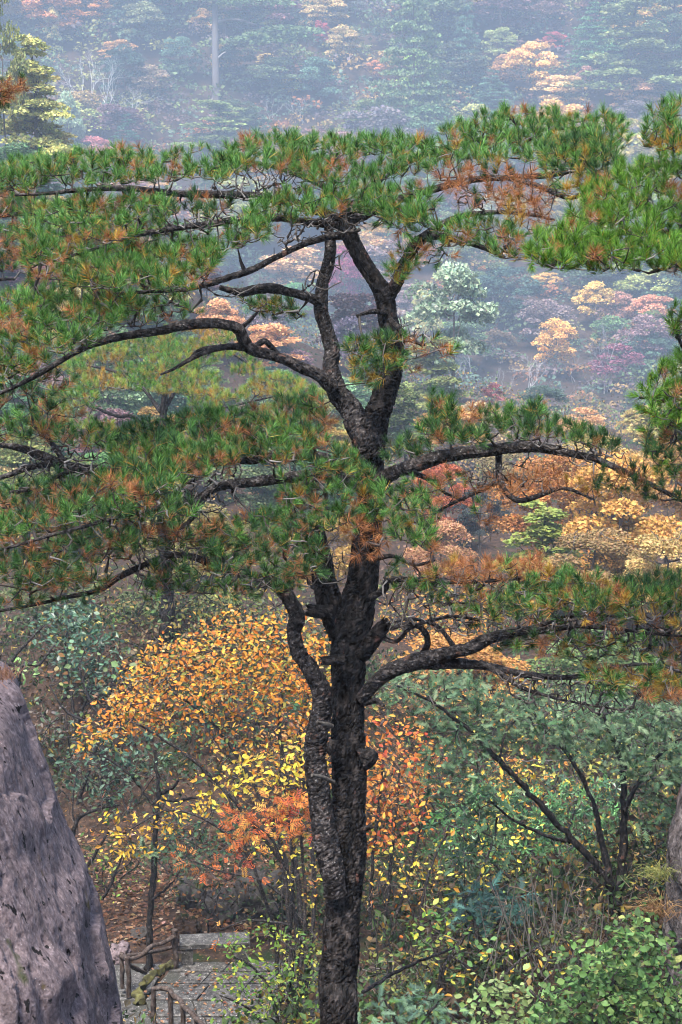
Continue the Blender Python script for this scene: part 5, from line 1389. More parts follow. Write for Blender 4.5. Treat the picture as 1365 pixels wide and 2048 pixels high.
# the flat-topped pine behind on the left
d2 = 43.0
bp_ = P(332, 1270, d2)
limbs_2 = [
    ('trunk', L((333, 1285, 15), (335, 1200, 13), (330, 1100, 13), (326, 1000, 12), (325, 900, 11), (326, 850, 12), (328, 815, 8), (332, 770, 5), d0=d2), dict(mat=M_BARK, down=float(ground(bp_[0], bp_[1])[0]) - 0.3)),
    ('branch', L((325, 862, 6), (290, 848, 6), (262, 832, 5), (235, 832, 4), (190, 815, 3), d0=d2, d1=42), dict()),
    ('branch', L((322, 850, 5), (300, 865, 4), (270, 872, 4), (240, 865, 3), (180, 850, 2), d0=d2, d1=41), dict()),
    ('branch', L((330, 858, 5), (350, 845, 4), (378, 832, 4), (450, 815, 3), (560, 790, 2), d0=d2, d1=42), dict()),
    ('branch', L((330, 862, 5), (360, 860, 4), (400, 850, 3), (470, 845, 2), d0=d2, d1=41), dict()),
    ('branch', L((326, 830, 5), (280, 770, 4), (220, 740, 3), (160, 730, 2), d0=d2, d1=45), dict()),
    ('branch', L((328, 820, 5), (380, 740, 4), (440, 700, 3), (500, 730, 2), d0=d2, d1=46), dict()),
    ('branch', L((328, 810, 4), (330, 730, 3), (340, 680, 2), d0=d2, d1=47), dict()),
]
PM = {'gold': 0.16, 'lime': 0.34, 'mixed': 0.26, 'bright': 0.24}
pads_2 = [
    ([(90, 790), (120, 730), (170, 700), (260, 675), (340, 662), (440, 650), (480, 685), (520, 740), (600, 760), (655, 790), (640, 810), (560, 800), (480, 800), (400, 795), (330, 790), (250, 780), (200, 800), (140, 800)], 10.5, 44, 1.2, 2.5, PM, 0.9),
    ([(380, 800), (520, 800), (640, 812), (640, 840), (540, 845), (430, 850), (380, 830)], 11, 42, 0.8, 0.5, PM, 0.9),
    ([(100, 790), (190, 795), (200, 830), (260, 880), (200, 890), (120, 850)], 12, 42, 0.8, 0.5, PM, 0.9),
    ([(240, 880), (420, 865), (460, 900), (300, 920), (200, 900)], 14, 41, 0.8, 0.5, PM, 0.9),
]
pine('pine_tree', 'flat-topped yellow-green pine with dark radiating branches behind the left boughs', tuple(bp_), limbs_2, pads_2, 31, n_single=0, tscale=1.65, r_tip=0.004, seg=0.25, bark_parts=False, dens=0.60)

# ------------------------------------------------------------------ shrubs and small trees of the gully
def compound(rng, n=5, w=0.045, ll=0.40):
    """a pinnate leaf: pairs of narrow leaflets on a stalk, unit length"""
    V, Fc = [], []
    k0 = 0
    for i_ in range(n):
        for s_ in (-1, 1):
            b = np.array([0, 0.12 + 0.8 * i_ / n, 0]); d = norm(np.array([s_ * 1.0, 0.75, -0.25 + 0.2 * rng.normal()]))
            t = norm(np.cross(d, [0, 0, 1.0]))
            V += [b, b + d * ll * 0.45 + t * w, b + d * ll, b + d * ll * 0.45 - t * w]
            Fc += [(k0, k0 + 1, k0 + 2), (k0, k0 + 2, k0 + 3)]; k0 += 4
    return np.array(V), np.array(Fc), np.ones((len(V), 3))
def feather(rng, n=9, w=0.055):
    """a flat conifer spray, unit length"""
    V, Fc = [], []
    for i_ in range(n):
        for s_ in (-1, 1):
            y = 0.05 + 0.9 * i_ / n
            L_ = 0.42 * (1 - 0.6 * y) * (0.7 + 0.5 * rng.random())
            d = norm(np.array([s_ * 0.8, 0.75, 0.25 * rng.normal() - 0.12]))
            b = np.array([0, y, -0.18 * y * y])
            k0 = len(V)
            V += [b + (0, -w, 0), b + (0, w, 0), b + d * L_]
            Fc += [(k0, k0 + 1, k0 + 2)]
    return np.array(V), np.array(Fc), np.ones((len(V), 3))
def whorl(rng, n=6, w=0.17):
    """a rosette of long leathery leaves"""
    V, Fc = [], []
    for i_ in range(n):
        a = i_ * 2 * math.pi / n + rng.normal() * 0.2
        d = np.array([math.cos(a), math.sin(a), 0.25 + 0.2 * rng.normal()]); t = np.array([-math.sin(a), math.cos(a), 0])
        k0 = len(V); L_ = 0.5 * (0.8 + 0.4 * rng.random())
        V += [d * 0.04, d * L_ * 0.55 + t * w * 0.5 + (0, 0, 0.02), d * L_ * 1.0 - np.array([0, 0, 0.12]), d * L_ * 0.55 - t * w * 0.5 + (0, 0, 0.02)]
        Fc += [(k0, k0 + 1, k0 + 2), (k0, k0 + 2, k0 + 3)]
    v = np.array(V)[:, [0, 2, 1]] * (1, 1, -1)          # the rosette faces along +Y like every other leaf
    return v, np.array(Fc), np.ones((len(V), 3))
_rl = np.random.default_rng(3)
LEAFS = {'oval': [oval(0.25, 0.07, 0.08), oval(0.22, 0.10, 0.16), oval(0.28, 0.03, -0.05)], 'round': [oval(0.36, 0.06, 0.08), oval(0.33, 0.1, 0.12), oval(0.38, 0.02, 0.02)],
         'rowan': [compound(_rl), compound(_rl, 4, 0.055), compound(_rl, 6, 0.04)], 'feather': [feather(_rl), feather(_rl), feather(_rl)], 'whorl': [whorl(_rl), whorl(_rl, 7), whorl(_rl, 5)]}

def bush(name, label, cat, base, stems, pads, seed, mat=None, n_single=0, twig=((0.030, 0.026, 0.024), (0.05, 0.043, 0.04), (0.10, 0.09, 0.085)), r_tip=0.0035, piece='leaf', bare=(), seg=0.12, stem_mat=None, group=None):
    """pads: (outline, spacing px, depth, spread, palette, leaf shape, leaf length m, leaves on each twig, scatter m, up)"""
    rng = np.random.default_rng(seed)
    b3 = P(*base)
    gz_ = float(ground(b3[0], b3[1])[0])
    root = thing(name, label, cat, (b3[0], b3[1], min(gz_, b3[2])), group)
    skel = []
    for st in stems:
        a = np.array(st, float)
        p3 = P(a[:, 0], a[:, 1], a[:, 3]); r3 = a[:, 2] * a[:, 3] / F_PX
        if abs(a[0, 0] - base[0]) + abs(a[0, 1] - base[1]) < 30:
            drop = max(p3[0][2] - gz_, 0)
            p3 = np.vstack([[p3[0][0] + rng.normal() * 0.22 * min(drop, 2), p3[0][1] + rng.normal() * 0.15, gz_ - 0.25], p3]); r3 = np.concatenate([[r3[0] * 1.1], r3])
        p_ = catmull(p3, 7)
        r_ = np.interp(np.linspace(0, 1, len(p_)), np.linspace(0, 1, len(r3)), r3)
        p_[1:-1] += rng.normal(size=(len(p_) - 2, 3)) * r_[1:-1, None] * 0.25
        r_ = r_ * (1 + 0.08 * rng.normal(size=len(r_)))
        g = Geo(); tube(g, p_, r_, 9)
        part('stem', g, stem_mat or M_LIMB, root)
        skel.append(p_)
    skel = np.vstack(skel)
    tp, rows = [], []
    for q_ in pads:
        pts = poly_points(q_[0], q_[1] * 0.9, rng)
        gap = np.array([noise.noise((a_ / 46.0, b_ / 21.0, seed)) + 0.5 * noise.noise((a_ / 17.0, b_ / 11.0, seed + 5)) for a_, b_ in pts])
        thr = -0.07 if q_[5] in ('oval', 'rowan') else -0.3
        pts = pts[gap > thr] if (gap > thr).sum() > 3 else pts
        d = q_[2] + rng.uniform(-1, 1, len(pts)) * q_[3]
        tp.append(P(pts[:, 0], pts[:, 1], d)); rows.append(len(pts))
    bp = []
    for outline, sp, d0, spread in bare:
        pts = poly_points(outline, sp, rng)
        bp.append(P(pts[:, 0], pts[:, 1], d0 + rng.uniform(-1, 1, len(pts)) * spread))
    twigs, ends = grow(skel, np.vstack(tp + bp), rng, seg=seg, r_tip=r_tip, sag=0.05, wob=0.10)
    tg = Geo(); add_twigs(tg, twigs, twig, rng)
    part('twigs', tg, M_TWIG, root, kind='stuff')
    allpos, allR, allw, alls, protos, meshes = [], [], [], [], [], []
    e0 = 0
    for q_, tpos in zip(pads, tp):
        _, _, _, _, palette, shape, ln, k, sct, up = q_
        n = len(tpos); en = ends[e0:e0 + n]; e0 += n
        cols = pick(rng, palette, 14, 0.2)
        w0 = len(protos)
        for c in cols:
            protos.append(colored(LEAFS[shape][rng.integers(3)], c))
        pos = np.repeat(tpos, k, 0) + rng.normal(size=(n * k, 3)) * sct
        dr = norm(np.repeat(en, k, 0) * 0.7 + rng.normal(size=(n * k, 3)) * (0.8, 0.8, 0.45))
        nr = norm(rng.normal(size=(n * k, 3)) * 0.55 + UP * up - FWD * 0.25)
        allpos.append(pos); allR.append(frames_leaf(dr, nr)); allw.append(w0 + rng.integers(0, 14, n * k)); alls.append(ln * (0.45 + 0.8 * rng.random(n * k)))
    pos, R, w, s = np.vstack(allpos), np.concatenate(allR), np.concatenate(allw), np.concatenate(alls)
    mt = mat or M_LEAF
    m = np.zeros(len(pos), bool)
    if n_single:
        dz = pos @ FWD
        px_ = (pos @ RIGHT) / dz * F_PX + 682.5; py_ = 1024 - (pos @ UPC) / dz * F_PX
        vis = (px_ > 0) & (px_ < 1365) & (py_ > 0) & (py_ < 2048)
        idx = np.argsort(np.where(vis, dz / s, 1e9))[:n_single]
        m[idx[vis[idx]]] = True
        for v_, f_, c_ in protos:
            g_ = Geo(); g_.add(v_, f_, c_); meshes.append(g_.mesh(piece, mt, smooth=False))
        single_parts(piece, meshes, w[m], pos[m], R[m], s[m], root)
    tint = np.clip(1 + rng.normal(size=(len(pos), 1)) * 0.2 * np.ones((1, 3)), 0.4, 1.7)
    for shp in (3, 4):                        # tri and quad prototypes go through separate passes
        sel = np.array([protos[i_][1].shape[1] == shp for i_ in w]) & ~m
        if sel.any():
            if 'gg' not in locals():
                gg = Geo()
            sub = [p_ if p_[1].shape[1] == shp else (np.zeros((0, 3)), np.zeros((0, shp), int), np.zeros((0, 3))) for p_ in protos]
            scatter(gg, sub, np.where(sel, w, -1)[sel], pos[sel], R[sel], s[sel], tint[sel])
    part('crown', gg, mt, root, kind='stuff', smooth=False)
    print(name, 'leaves', len(pos))
    return root

AMB = [(3, (0.46, 0.17, 0.025)), (2.6, (0.56, 0.28, 0.04)), (2.6, (0.31, 0.10, 0.022)), (1.0, (0.60, 0.40, 0.06)), (0.5, (0.66, 0.45, 0.20)), (0.9, (0.20, 0.22, 0.05))]
YEL = [(3, (0.58, 0.42, 0.05)), (3, (0.62, 0.50, 0.09)), (1.5, (0.42, 0.36, 0.04)), (1, (0.50, 0.25, 0.04))]
REDS = [(3, (0.44, 0.115, 0.03)), (3, (0.52, 0.18, 0.045)), (1.5, (0.30, 0.055, 0.03)), (1.5, (0.58, 0.27, 0.06))]
LIME = [(3, (0.12, 0.22, 0.04)), (2, (0.20, 0.28, 0.05)), (2, (0.06, 0.13, 0.035)), (0.8, (0.42, 0.38, 0.05))]
LEAFG = [(3, (0.10, 0.19, 0.055)), (3, (0.14, 0.24, 0.08)), (2, (0.06, 0.125, 0.04)), (0.7, (0.25, 0.30, 0.10))]
BLUG = [(3, (0.080, 0.145, 0.072)), (3, (0.045, 0.092, 0.046)), (1.6, (0.15, 0.225, 0.125)), (1.6, (0.018, 0.040, 0.024))]
TEALP = [(3, (0.075, 0.14, 0.085)), (3, (0.05, 0.105, 0.07)), (1.2, (0.13, 0.21, 0.14)), (1.3, (0.025, 0.055, 0.035))]
DGRN = [(3, (0.035, 0.085, 0.045)), (2, (0.06, 0.12, 0.05)), (1, (0.025, 0.055, 0.035))]
RUSS = [(3, (0.30, 0.13, 0.05)), (2, (0.40, 0.22, 0.07)), (1, (0.20, 0.09, 0.05))]

def S(*pts, d0, d1=None):
    return L(*pts, d0=d0, d1=d1)

# golden beech left of the trunk
bush('beech_tree', 'golden-orange beech spreading left of the great pine trunk', 'tree', (600, 1960, 29.5),
     [S((600, 1960, 7), (590, 1840, 6), (570, 1720, 5.5), (535, 1620, 5), (480, 1520, 4), (420, 1440, 3), (340, 1380, 2), d0=29.5, d1=30), S((604, 1960, 6), (600, 1800, 5), (575, 1600, 5), (560, 1450, 4), (570, 1330, 3), (560, 1260, 2), d0=29.6, d1=30.5),
      S((575, 1740, 4), (500, 1640, 4), (430, 1560, 3.5), (360, 1500, 3), (280, 1450, 2), d0=29.6, d1=29.4), S((612, 1960, 5), (630, 1800, 4), (620, 1650, 4), (600, 1480, 3), (630, 1350, 2), d0=29.8, d1=31)],
     [([(140, 1500), (200, 1425), (250, 1360), (320, 1290), (400, 1240), (450, 1228), (520, 1240), (560, 1230), (640, 1255), (655, 1350), (650, 1440), (560, 1420), (470, 1420), (380, 1430), (300, 1450), (220, 1470)], 10, 30, 1.0, AMB, 'oval', 0.095, 8, 0.13, 0.7),
      ([(330, 1440), (470, 1420), (640, 1430), (640, 1560), (560, 1560), (470, 1500), (380, 1480)], 15, 29.8, 0.8, AMB, 'oval', 0.095, 5, 0.12, 0.7),
      ([(230, 1460), (330, 1440), (470, 1470), (600, 1560), (560, 1620), (440, 1560), (320, 1520)], 26, 29.6, 0.8, AMB, 'oval', 0.09, 4, 0.13, 0.7),
      ([(480, 1280), (560, 1300), (600, 1400), (500, 1420), (400, 1380)], 44, 29, 0.3, YEL, 'oval', 0.15, 2, 0.12, 0.7)], 101, n_single=300, bare=[([(350, 1470), (560, 1450), (620, 1640), (500, 1600)], 22, 29.6, 0.5)])
# yellow shrub
bush('shrub', 'bright yellow-leaved shrub below the golden beech', 'shrub', (560, 1990, 28.5),
     [S((560, 1990, 4), (545, 1850, 4), (500, 1720, 3.5), (430, 1650, 3), (340, 1620, 2), (260, 1660, 1.5), d0=28.5, d1=28.5), S((566, 1990, 4), (585, 1800, 3.5), (580, 1640, 3), (560, 1540, 2), d0=28.6), S((500, 1720, 3), (460, 1600, 2.5), (420, 1560, 1.5), d0=28.4)],
     [([(205, 1650), (330, 1605), (400, 1570), (430, 1600), (400, 1640), (330, 1680), (240, 1730), (205, 1700)], 13, 28.6, 0.5, [(3, (0.56, 0.34, 0.04)), (2, (0.60, 0.42, 0.07)), (1, (0.42, 0.22, 0.03))], 'oval', 0.10, 4, 0.09, 0.8),
      ([(390, 1560), (480, 1520), (600, 1480), (640, 1520), (640, 1600), (560, 1580), (470, 1600), (420, 1620)], 15, 28.6, 0.5, YEL, 'oval', 0.12, 4, 0.10, 0.8),
      ([(520, 1650), (640, 1640), (640, 1800), (560, 1800), (500, 1720)], 20, 28.6, 0.5, YEL, 'oval', 0.10, 3, 0.10, 0.8)], 102, n_single=200)
# red rowan
bush('rowan_tree', 'scarlet-orange rowan with feathery leaves beside the pine trunk', 'tree', (590, 2010, 27.4),
     [S((590, 2010, 4.5), (580, 1880, 4), (570, 1760, 3.5), (545, 1680, 3), (500, 1640, 2), d0=27.4), S((594, 2010, 4), (610, 1850, 3.5), (605, 1700, 3), (600, 1630, 2), d0=27.6), S((575, 1800, 3), (520, 1760, 2.5), (450, 1745, 2), (380, 1720, 1.5), d0=27.5, d1=27.2), S((580, 1850, 2.5), (500, 1840, 2), (440, 1860, 1.5), d0=27.3)],
     [([(440, 1640), (500, 1600), (560, 1590), (630, 1600), (630, 1670), (560, 1670), (500, 1680), (450, 1680)], 11, 27.5, 0.4, REDS, 'rowan', 0.20, 3, 0.06, 0.7),
      ([(330, 1700), (430, 1690), (540, 1700), (510, 1770), (430, 1765), (370, 1740)], 20, 27.4, 0.4, REDS, 'rowan', 0.19, 2, 0.06, 0.7),
      ([(420, 1840), (480, 1840), (490, 1890), (440, 1910)], 22, 27.2, 0.2, REDS, 'rowan', 0.17, 1, 0.05, 0.7), ([(590, 1740), (640, 1740), (640, 1800), (600, 1800)], 20, 27.4, 0.2, REDS, 'rowan', 0.17, 1, 0.05, 0.7)], 103, n_single=200)
# lime shrub by the platform
bush('shrub', 'lime green shrub with yellowing leaves right of the stone platform', 'shrub', (560, 2090, 26.3),
     [S((560, 2090, 4), (545, 1990, 3), (500, 1930, 2.5), (450, 1910, 1.5), d0=26.3, d1=26), S((566, 2090, 4), (580, 1980, 3), (590, 1900, 2), d0=26.3), S((554, 2090, 3), (500, 2020, 2.5), (440, 1990, 1.5), d0=26.2, d1=25.8)],
     [([(410, 1930), (460, 1880), (540, 1850), (610, 1870), (640, 1920), (640, 2060), (560, 2060), (470, 2000), (420, 1970)], 14, 26.2, 0.5, LIME, 'oval', 0.09, 5, 0.09, 0.85),
      ([(430, 1990), (520, 1990), (640, 2030), (640, 2070), (440, 2070)], 17, 25.8, 0.4, LIME, 'oval', 0.10, 4, 0.09, 0.85)], 104, n_single=300, bare=[([(560, 1700), (640, 1700), (640, 1900), (560, 1950)], 24, 26.4, 0.4)])
# right of the trunk
bush('shrub', 'scarlet and orange shrub right beside the pine trunk', 'shrub', (760, 1960, 31.5),
     [S((760, 1960, 4), (775, 1800, 3.5), (790, 1650, 3), (800, 1540, 2), d0=31.5), S((764, 1960, 4), (740, 1800, 3.5), (760, 1600, 3), (770, 1480, 2), d0=31.8), S((756, 1960, 4), (810, 1780, 3), (850, 1620, 2.5), (860, 1540, 1.5), d0=31.6)],
     [([(725, 1440), (800, 1450), (870, 1480), (890, 1540), (860, 1620), (800, 1700), (725, 1710)], 11, 31.7, 0.7, [(3, (0.46, 0.13, 0.03)), (2, (0.50, 0.20, 0.04)), (1.5, (0.34, 0.06, 0.03)), (1, (0.58, 0.30, 0.06))], 'oval', 0.115, 4, 0.11, 0.7),
      ([(725, 1590), (820, 1580), (850, 1640), (790, 1690), (725, 1690)], 20, 31, 0.4, AMB, 'oval', 0.13, 3, 0.1, 0.7)], 105, n_single=120)
bush('shrub', 'sparse golden-yellow shrub among the thin stems right of the trunk', 'shrub', (850, 1980, 30.5),
     [S((850, 1980, 3.5), (840, 1850, 3), (860, 1740, 2.5), (900, 1650, 2), d0=30.5), S((854, 1980, 3.5), (900, 1860, 3), (960, 1750, 2.5), (1000, 1640, 2), d0=30.6, d1=31), S((846, 1980, 3), (790, 1860, 2.5), (760, 1760, 2), d0=30.6), S((860, 1980, 3), (980, 1840, 2.5), (1080, 1720, 2), d0=30.6, d1=31)],
     [([(740, 1680), (840, 1700), (950, 1640), (1060, 1540), (1090, 1640), (1040, 1740), (940, 1780), (850, 1800), (740, 1790)], 19, 30.8, 0.8, YEL, 'oval', 0.115, 3, 0.12, 0.7),
      ([(740, 1790), (880, 1800), (960, 1860), (860, 1900), (740, 1880)], 34, 30.3, 0.5, AMB, 'oval', 0.11, 2, 0.1, 0.7),
      ([(900, 1440), (1000, 1470), (1100, 1480), (1200, 1500), (1160, 1600), (1000, 1560), (900, 1520)], 28, 33, 1.0, YEL, 'oval', 0.12, 3, 0.15, 0.7)], 106)
bush('shrub', 'glossy dark green rhododendron behind the blue-green cypress', 'shrub', (1080, 1800, 32),
     [S((1080, 1800, 5), (1070, 1720, 4), (1040, 1660, 3), d0=32), S((1086, 1800, 5), (1120, 1700, 4), (1150, 1620, 3), d0=32.3), S((1074, 1800, 4), (980, 1720, 3), (900, 1650, 2), d0=32)],
     [([(860, 1640), (960, 1580), (1080, 1580), (1200, 1560), (1260, 1620), (1240, 1700), (1140, 1740), (1000, 1720), (880, 1720)], 15, 32.3, 0.8, [(3, (0.07, 0.17, 0.07)), (2, (0.11, 0.25, 0.09)), (1, (0.035, 0.09, 0.05))], 'whorl', 0.26, 2, 0.1, 0.8)], 107, mat=M_GLOSSY)
# blue-green cypress with slanting stems
bush('cypress_tree', 'blue-green feathery cypress with dark slanting stems at right', 'tree', (1228, 1785, 25.5),
     [S((1222, 1785, 8.6), (1190, 1725, 7.9), (1130, 1665, 6.6), (1060, 1585, 5.9), (990, 1512, 5.3), (930, 1452, 4.0), (860, 1402, 3.0), (795, 1372, 2.0), d0=25.5, d1=24.8),
      S((1150, 1685, 4.6), (1120, 1680, 4.0), (1070, 1662, 3.3), (1020, 1635, 2.6), (985, 1605, 2.0), d0=25.4, d1=25), S((1238, 1785, 9.9), (1248, 1690, 8.6), (1248, 1600, 7.3), (1242, 1520, 5.9), (1215, 1450, 4.0), (1190, 1380, 2.6), d0=25.6),
      S((1226, 1785, 7.9), (1205, 1690, 6.6), (1185, 1600, 4.6), (1130, 1500, 4.0), (1080, 1440, 2.6), (1040, 1390, 2.0), d0=25.8, d1=26.2), S((1250, 1620, 5.3), (1280, 1560, 4.0), (1320, 1510, 3.3), (1370, 1470, 2.0), d0=25.5, d1=25.2),
      S((1245, 1560, 4.6), (1262, 1480, 3.3), (1290, 1420, 2.6), d0=25.5, d1=25.8), S((1000, 1520, 2.6), (1010, 1470, 2.0), (1040, 1430, 1.3), d0=25, d1=25.2), S((1130, 1500, 2.6), (1140, 1440, 2.0), (1150, 1390, 1.3), d0=26)],
     [([(750, 1375), (830, 1345), (930, 1350), (1020, 1390), (1120, 1400), (1250, 1395), (1385, 1400), (1385, 1520), (1330, 1580), (1270, 1560), (1180, 1500), (1080, 1500), (980, 1480), (900, 1460), (830, 1410)], 13, 25.3, 0.8, BLUG, 'feather', 0.19, 4, 0.09, 0.75),
      ([(840, 1440), (920, 1460), (1000, 1540), (1080, 1630), (1000, 1660), (900, 1620), (840, 1540)], 19, 25.2, 0.6, BLUG, 'feather', 0.19, 4, 0.09, 0.75),
      ([(1270, 1560), (1385, 1520), (1385, 1640), (1290, 1680)], 17, 25.4, 0.6, BLUG, 'feather', 0.19, 4, 0.09, 0.75),
      ([(880, 1620), (960, 1640), (1020, 1700), (960, 1760), (880, 1730)], 22, 26, 0.6, BLUG, 'feather', 0.24, 2, 0.08, 0.75)], 108, stem_mat=M_BARK, r_tip=0.0045)
bush('cypress_shrub', 'small dark blue-green cypress bush low between the bare twigs', 'shrub', (960, 1900, 26.2),
     [S((960, 1900, 5), (950, 1850, 4), (930, 1810, 3), d0=26.2), S((964, 1900, 5), (1000, 1840, 3), (1030, 1800, 2), d0=26.3)],
     [([(895, 1810), (940, 1770), (1010, 1780), (1060, 1800), (1040, 1840), (960, 1850), (900, 1840)], 13, 26.2, 0.4, [(3, (0.045, 0.10, 0.09)), (2, (0.07, 0.14, 0.12))], 'feather', 0.24, 3, 0.07, 0.8)], 109)
bush('shrub', 'big-leaved fresh green bush filling the bottom right corner', 'shrub', (1230, 2130, 20.5),
     [S((1230, 2130, 6), (1220, 2020, 5), (1240, 1930, 4), (1280, 1860, 3), d0=20.5, d1=20.8), S((1236, 2130, 6), (1310, 2030, 4), (1340, 1950, 3), d0=20.5), S((1224, 2130, 6), (1130, 2040, 4), (1060, 1980, 3), d0=20.5, d1=20.8), S((1228, 2130, 5), (1170, 2000, 4), (1180, 1930, 3), d0=20.5, d1=20.9)],
     [([(1050, 2060), (1080, 1990), (1130, 1950), (1190, 1910), (1240, 1860), (1290, 1830), (1320, 1870), (1345, 1920), (1365, 1990), (1385, 2070)], 13, 20.6, 0.6, LEAFG, 'round', 0.10, 6, 0.08, 0.9)], 110, n_single=300, mat=M_LEAF)
bush('shrub', 'pale green bush at the bottom edge left of the big-leaved bush', 'shrub', (1000, 2130, 21.8),
     [S((1000, 2130, 5), (990, 2040, 4), (960, 1990, 3), d0=21.8), S((1006, 2130, 5), (1060, 2040, 3), (1090, 1960, 2), d0=21.9), S((994, 2130, 4), (930, 2060, 3), (900, 2030, 2), d0=21.8)],
     [([(900, 2070), (930, 2010), (980, 1960), (1040, 1950), (1090, 1990), (1100, 2070)], 15, 21.8, 0.5, [(3, (0.18, 0.28, 0.10)), (2, (0.25, 0.33, 0.14)), (1, (0.12, 0.20, 0.07))], 'round', 0.10, 4, 0.08, 0.9),
      ([(1080, 1920), (1160, 1890), (1220, 1900), (1180, 1960), (1100, 1970)], 22, 22.3, 0.4, LEAFG, 'round', 0.09, 3, 0.08, 0.9)], 111, n_single=150)
bush('shrub', 'light green leafy shrub halfway between trunk and cypress bush', 'shrub', (880, 1960, 25),
     [S((880, 1960, 4), (870, 1900, 3), (860, 1840, 2), d0=25), S((886, 1960, 4), (920, 1890, 3), (940, 1850, 2), d0=25)],
     [([(815, 1870), (850, 1815), (910, 1810), (960, 1840), (950, 1890), (880, 1890), (830, 1890)], 15, 25, 0.4, LIME, 'oval', 0.11, 3, 0.07, 0.9)], 112, n_single=60)
bush('shrub', 'green and yellow flecked shrub in front of the bare twigs', 'shrub', (960, 2030, 24),
     [S((960, 2030, 4), (950, 1950, 3), (900, 1910, 2), d0=24), S((966, 2030, 4), (1020, 1940, 3), (1080, 1890, 2), d0=24.2)],
     [([(830, 1930), (920, 1880), (1040, 1880), (1160, 1870), (1130, 1940), (1000, 1960), (880, 1980)], 19, 24.1, 0.5, [(3, (0.14, 0.22, 0.06)), (2, (0.40, 0.36, 0.05)), (2, (0.08, 0.15, 0.05)), (1, (0.5, 0.28, 0.05))], 'oval', 0.10, 3, 0.1, 0.85)], 113)
bush('shrub', 'blue-green shrub at the bottom edge right of the pine foot', 'shrub', (800, 2120, 23),
     [S((800, 2120, 4), (790, 2040, 3), (770, 2000, 2), d0=23), S((806, 2120, 4), (850, 2040, 3), (880, 2000, 2), d0=23)],
     [([(725, 2070), (730, 2010), (780, 1975), (850, 1975), (900, 2010), (910, 2070)], 16, 23, 0.4, [(3, (0.09, 0.17, 0.12)), (2, (0.14, 0.22, 0.14)), (1, (0.10, 0.2, 0.06))], 'feather', 0.2, 3, 0.07, 0.85)], 114)
# bare tan brush
bush('brushwood', 'tangle of bare tan twigs under the slanting cypress stems', 'brush', (1120, 1985, 24.8),
     [S(*(lambda bx, an, ln, bd: [(bx, 1960 + _rl.normal() * 14, 1.7), (bx + an * 0.5 + bd, 1960 - ln * 0.45, 1.3), (bx + an + bd * 0.6, 1960 - ln, 0.6)])(1120 + _rl.normal() * 75, _rl.normal() * 70, 120 + 110 * _rl.random(), _rl.normal() * 8), d0=24.9 + 0.5 * _rl.normal()) for k in range(46)],
     [([(1000, 1800), (1250, 1760), (1280, 1860), (1050, 1880)], 40, 25, 0.6, [(2, (0.45, 0.20, 0.05)), (1, (0.3, 0.25, 0.08))], 'oval', 0.07, 1, 0.05, 0.7)], 115,
     twig=((0.16, 0.12, 0.095), (0.24, 0.18, 0.14), (0.09, 0.07, 0.06), (0.05, 0.04, 0.035)), bare=[([(960, 1790), (1060, 1740), (1250, 1720), (1290, 1800), (1260, 1920), (1080, 1930), (980, 1880)], 20, 25, 0.7)], stem_mat=M_DEADWOOD, r_tip=0.004, seg=0.15)
bush('brushwood', 'grey bare twigs standing between the trunk and the light green shrub', 'brush', (790, 1985, 27.5),
     [S((760 + 20 * k + _rl.normal() * 8, 1985, 2.0), (755 + 22 * k + _rl.normal() * 16, 1880, 1.6), (750 + 24 * k + _rl.normal() * 26, 1780, 1.1), (745 + 26 * k + _rl.normal() * 36, 1690 + _rl.normal() * 30, 0.7), d0=27.5 + 0.12 * k) for k in range(0, 8)] + [S((725, 1985, 4), (790, 1945, 3.5), (860, 1915, 3), (910, 1895, 2), d0=15.5, d1=16)],
     [([(740, 1780), (880, 1780), (900, 1950), (740, 1960)], 40, 27.6, 0.5, AMB, 'oval', 0.08, 1, 0.05, 0.7)], 116, twig=((0.10, 0.08, 0.07), (0.05, 0.04, 0.038), (0.15, 0.12, 0.10)),
     bare=[([(730, 1760), (900, 1760), (950, 1900), (880, 1990), (730, 1990)], 13, 27.6, 0.6)], stem_mat=M_LIMB, r_tip=0.0035)
# left bank
bush('rhododendron', 'teal-leaved rhododendron on the bank above the great boulder', 'shrub', (150, 1440, 42),
     [S((150, 1440, 4), (140, 1370, 3), (130, 1300, 2.4), (140, 1240, 1.6), d0=42), S((156, 1440, 4), (190, 1360, 3), (200, 1300, 1.6), d0=42)],
     [([(70, 1250), (110, 1215), (160, 1215), (210, 1260), (240, 1320), (220, 1390), (170, 1400), (130, 1340), (80, 1290)], 10.5, 42, 0.8, TEALP, 'oval', 0.16, 6, 0.15, 0.8)], 120, mat=M_GLOSSY)
bush('shrub', 'dark bare-stemmed shrub at the left edge above the boulder top', 'shrub', (30, 1380, 33),
     [S((30, 1380, 4), (20, 1330, 3.5), (50, 1290, 3), (90, 1250, 1.5), d0=33), S((24, 1380, 4), (0, 1320, 3), (-10, 1260, 2), d0=33), S((36, 1380, 4), (80, 1330, 3), (110, 1290, 1.5), d0=33)],
     [([(15, 1340), (40, 1310), (80, 1330), (75, 1355), (30, 1355)], 12, 32.8, 0.3, [(2, (0.22, 0.36, 0.14)), (1, (0.16, 0.28, 0.10))], 'oval', 0.12, 4, 0.08, 0.9)], 121, bare=[([(-20, 1220), (60, 1220), (120, 1260), (110, 1320), (20, 1340), (-20, 1330)], 10, 33, 0.4)])
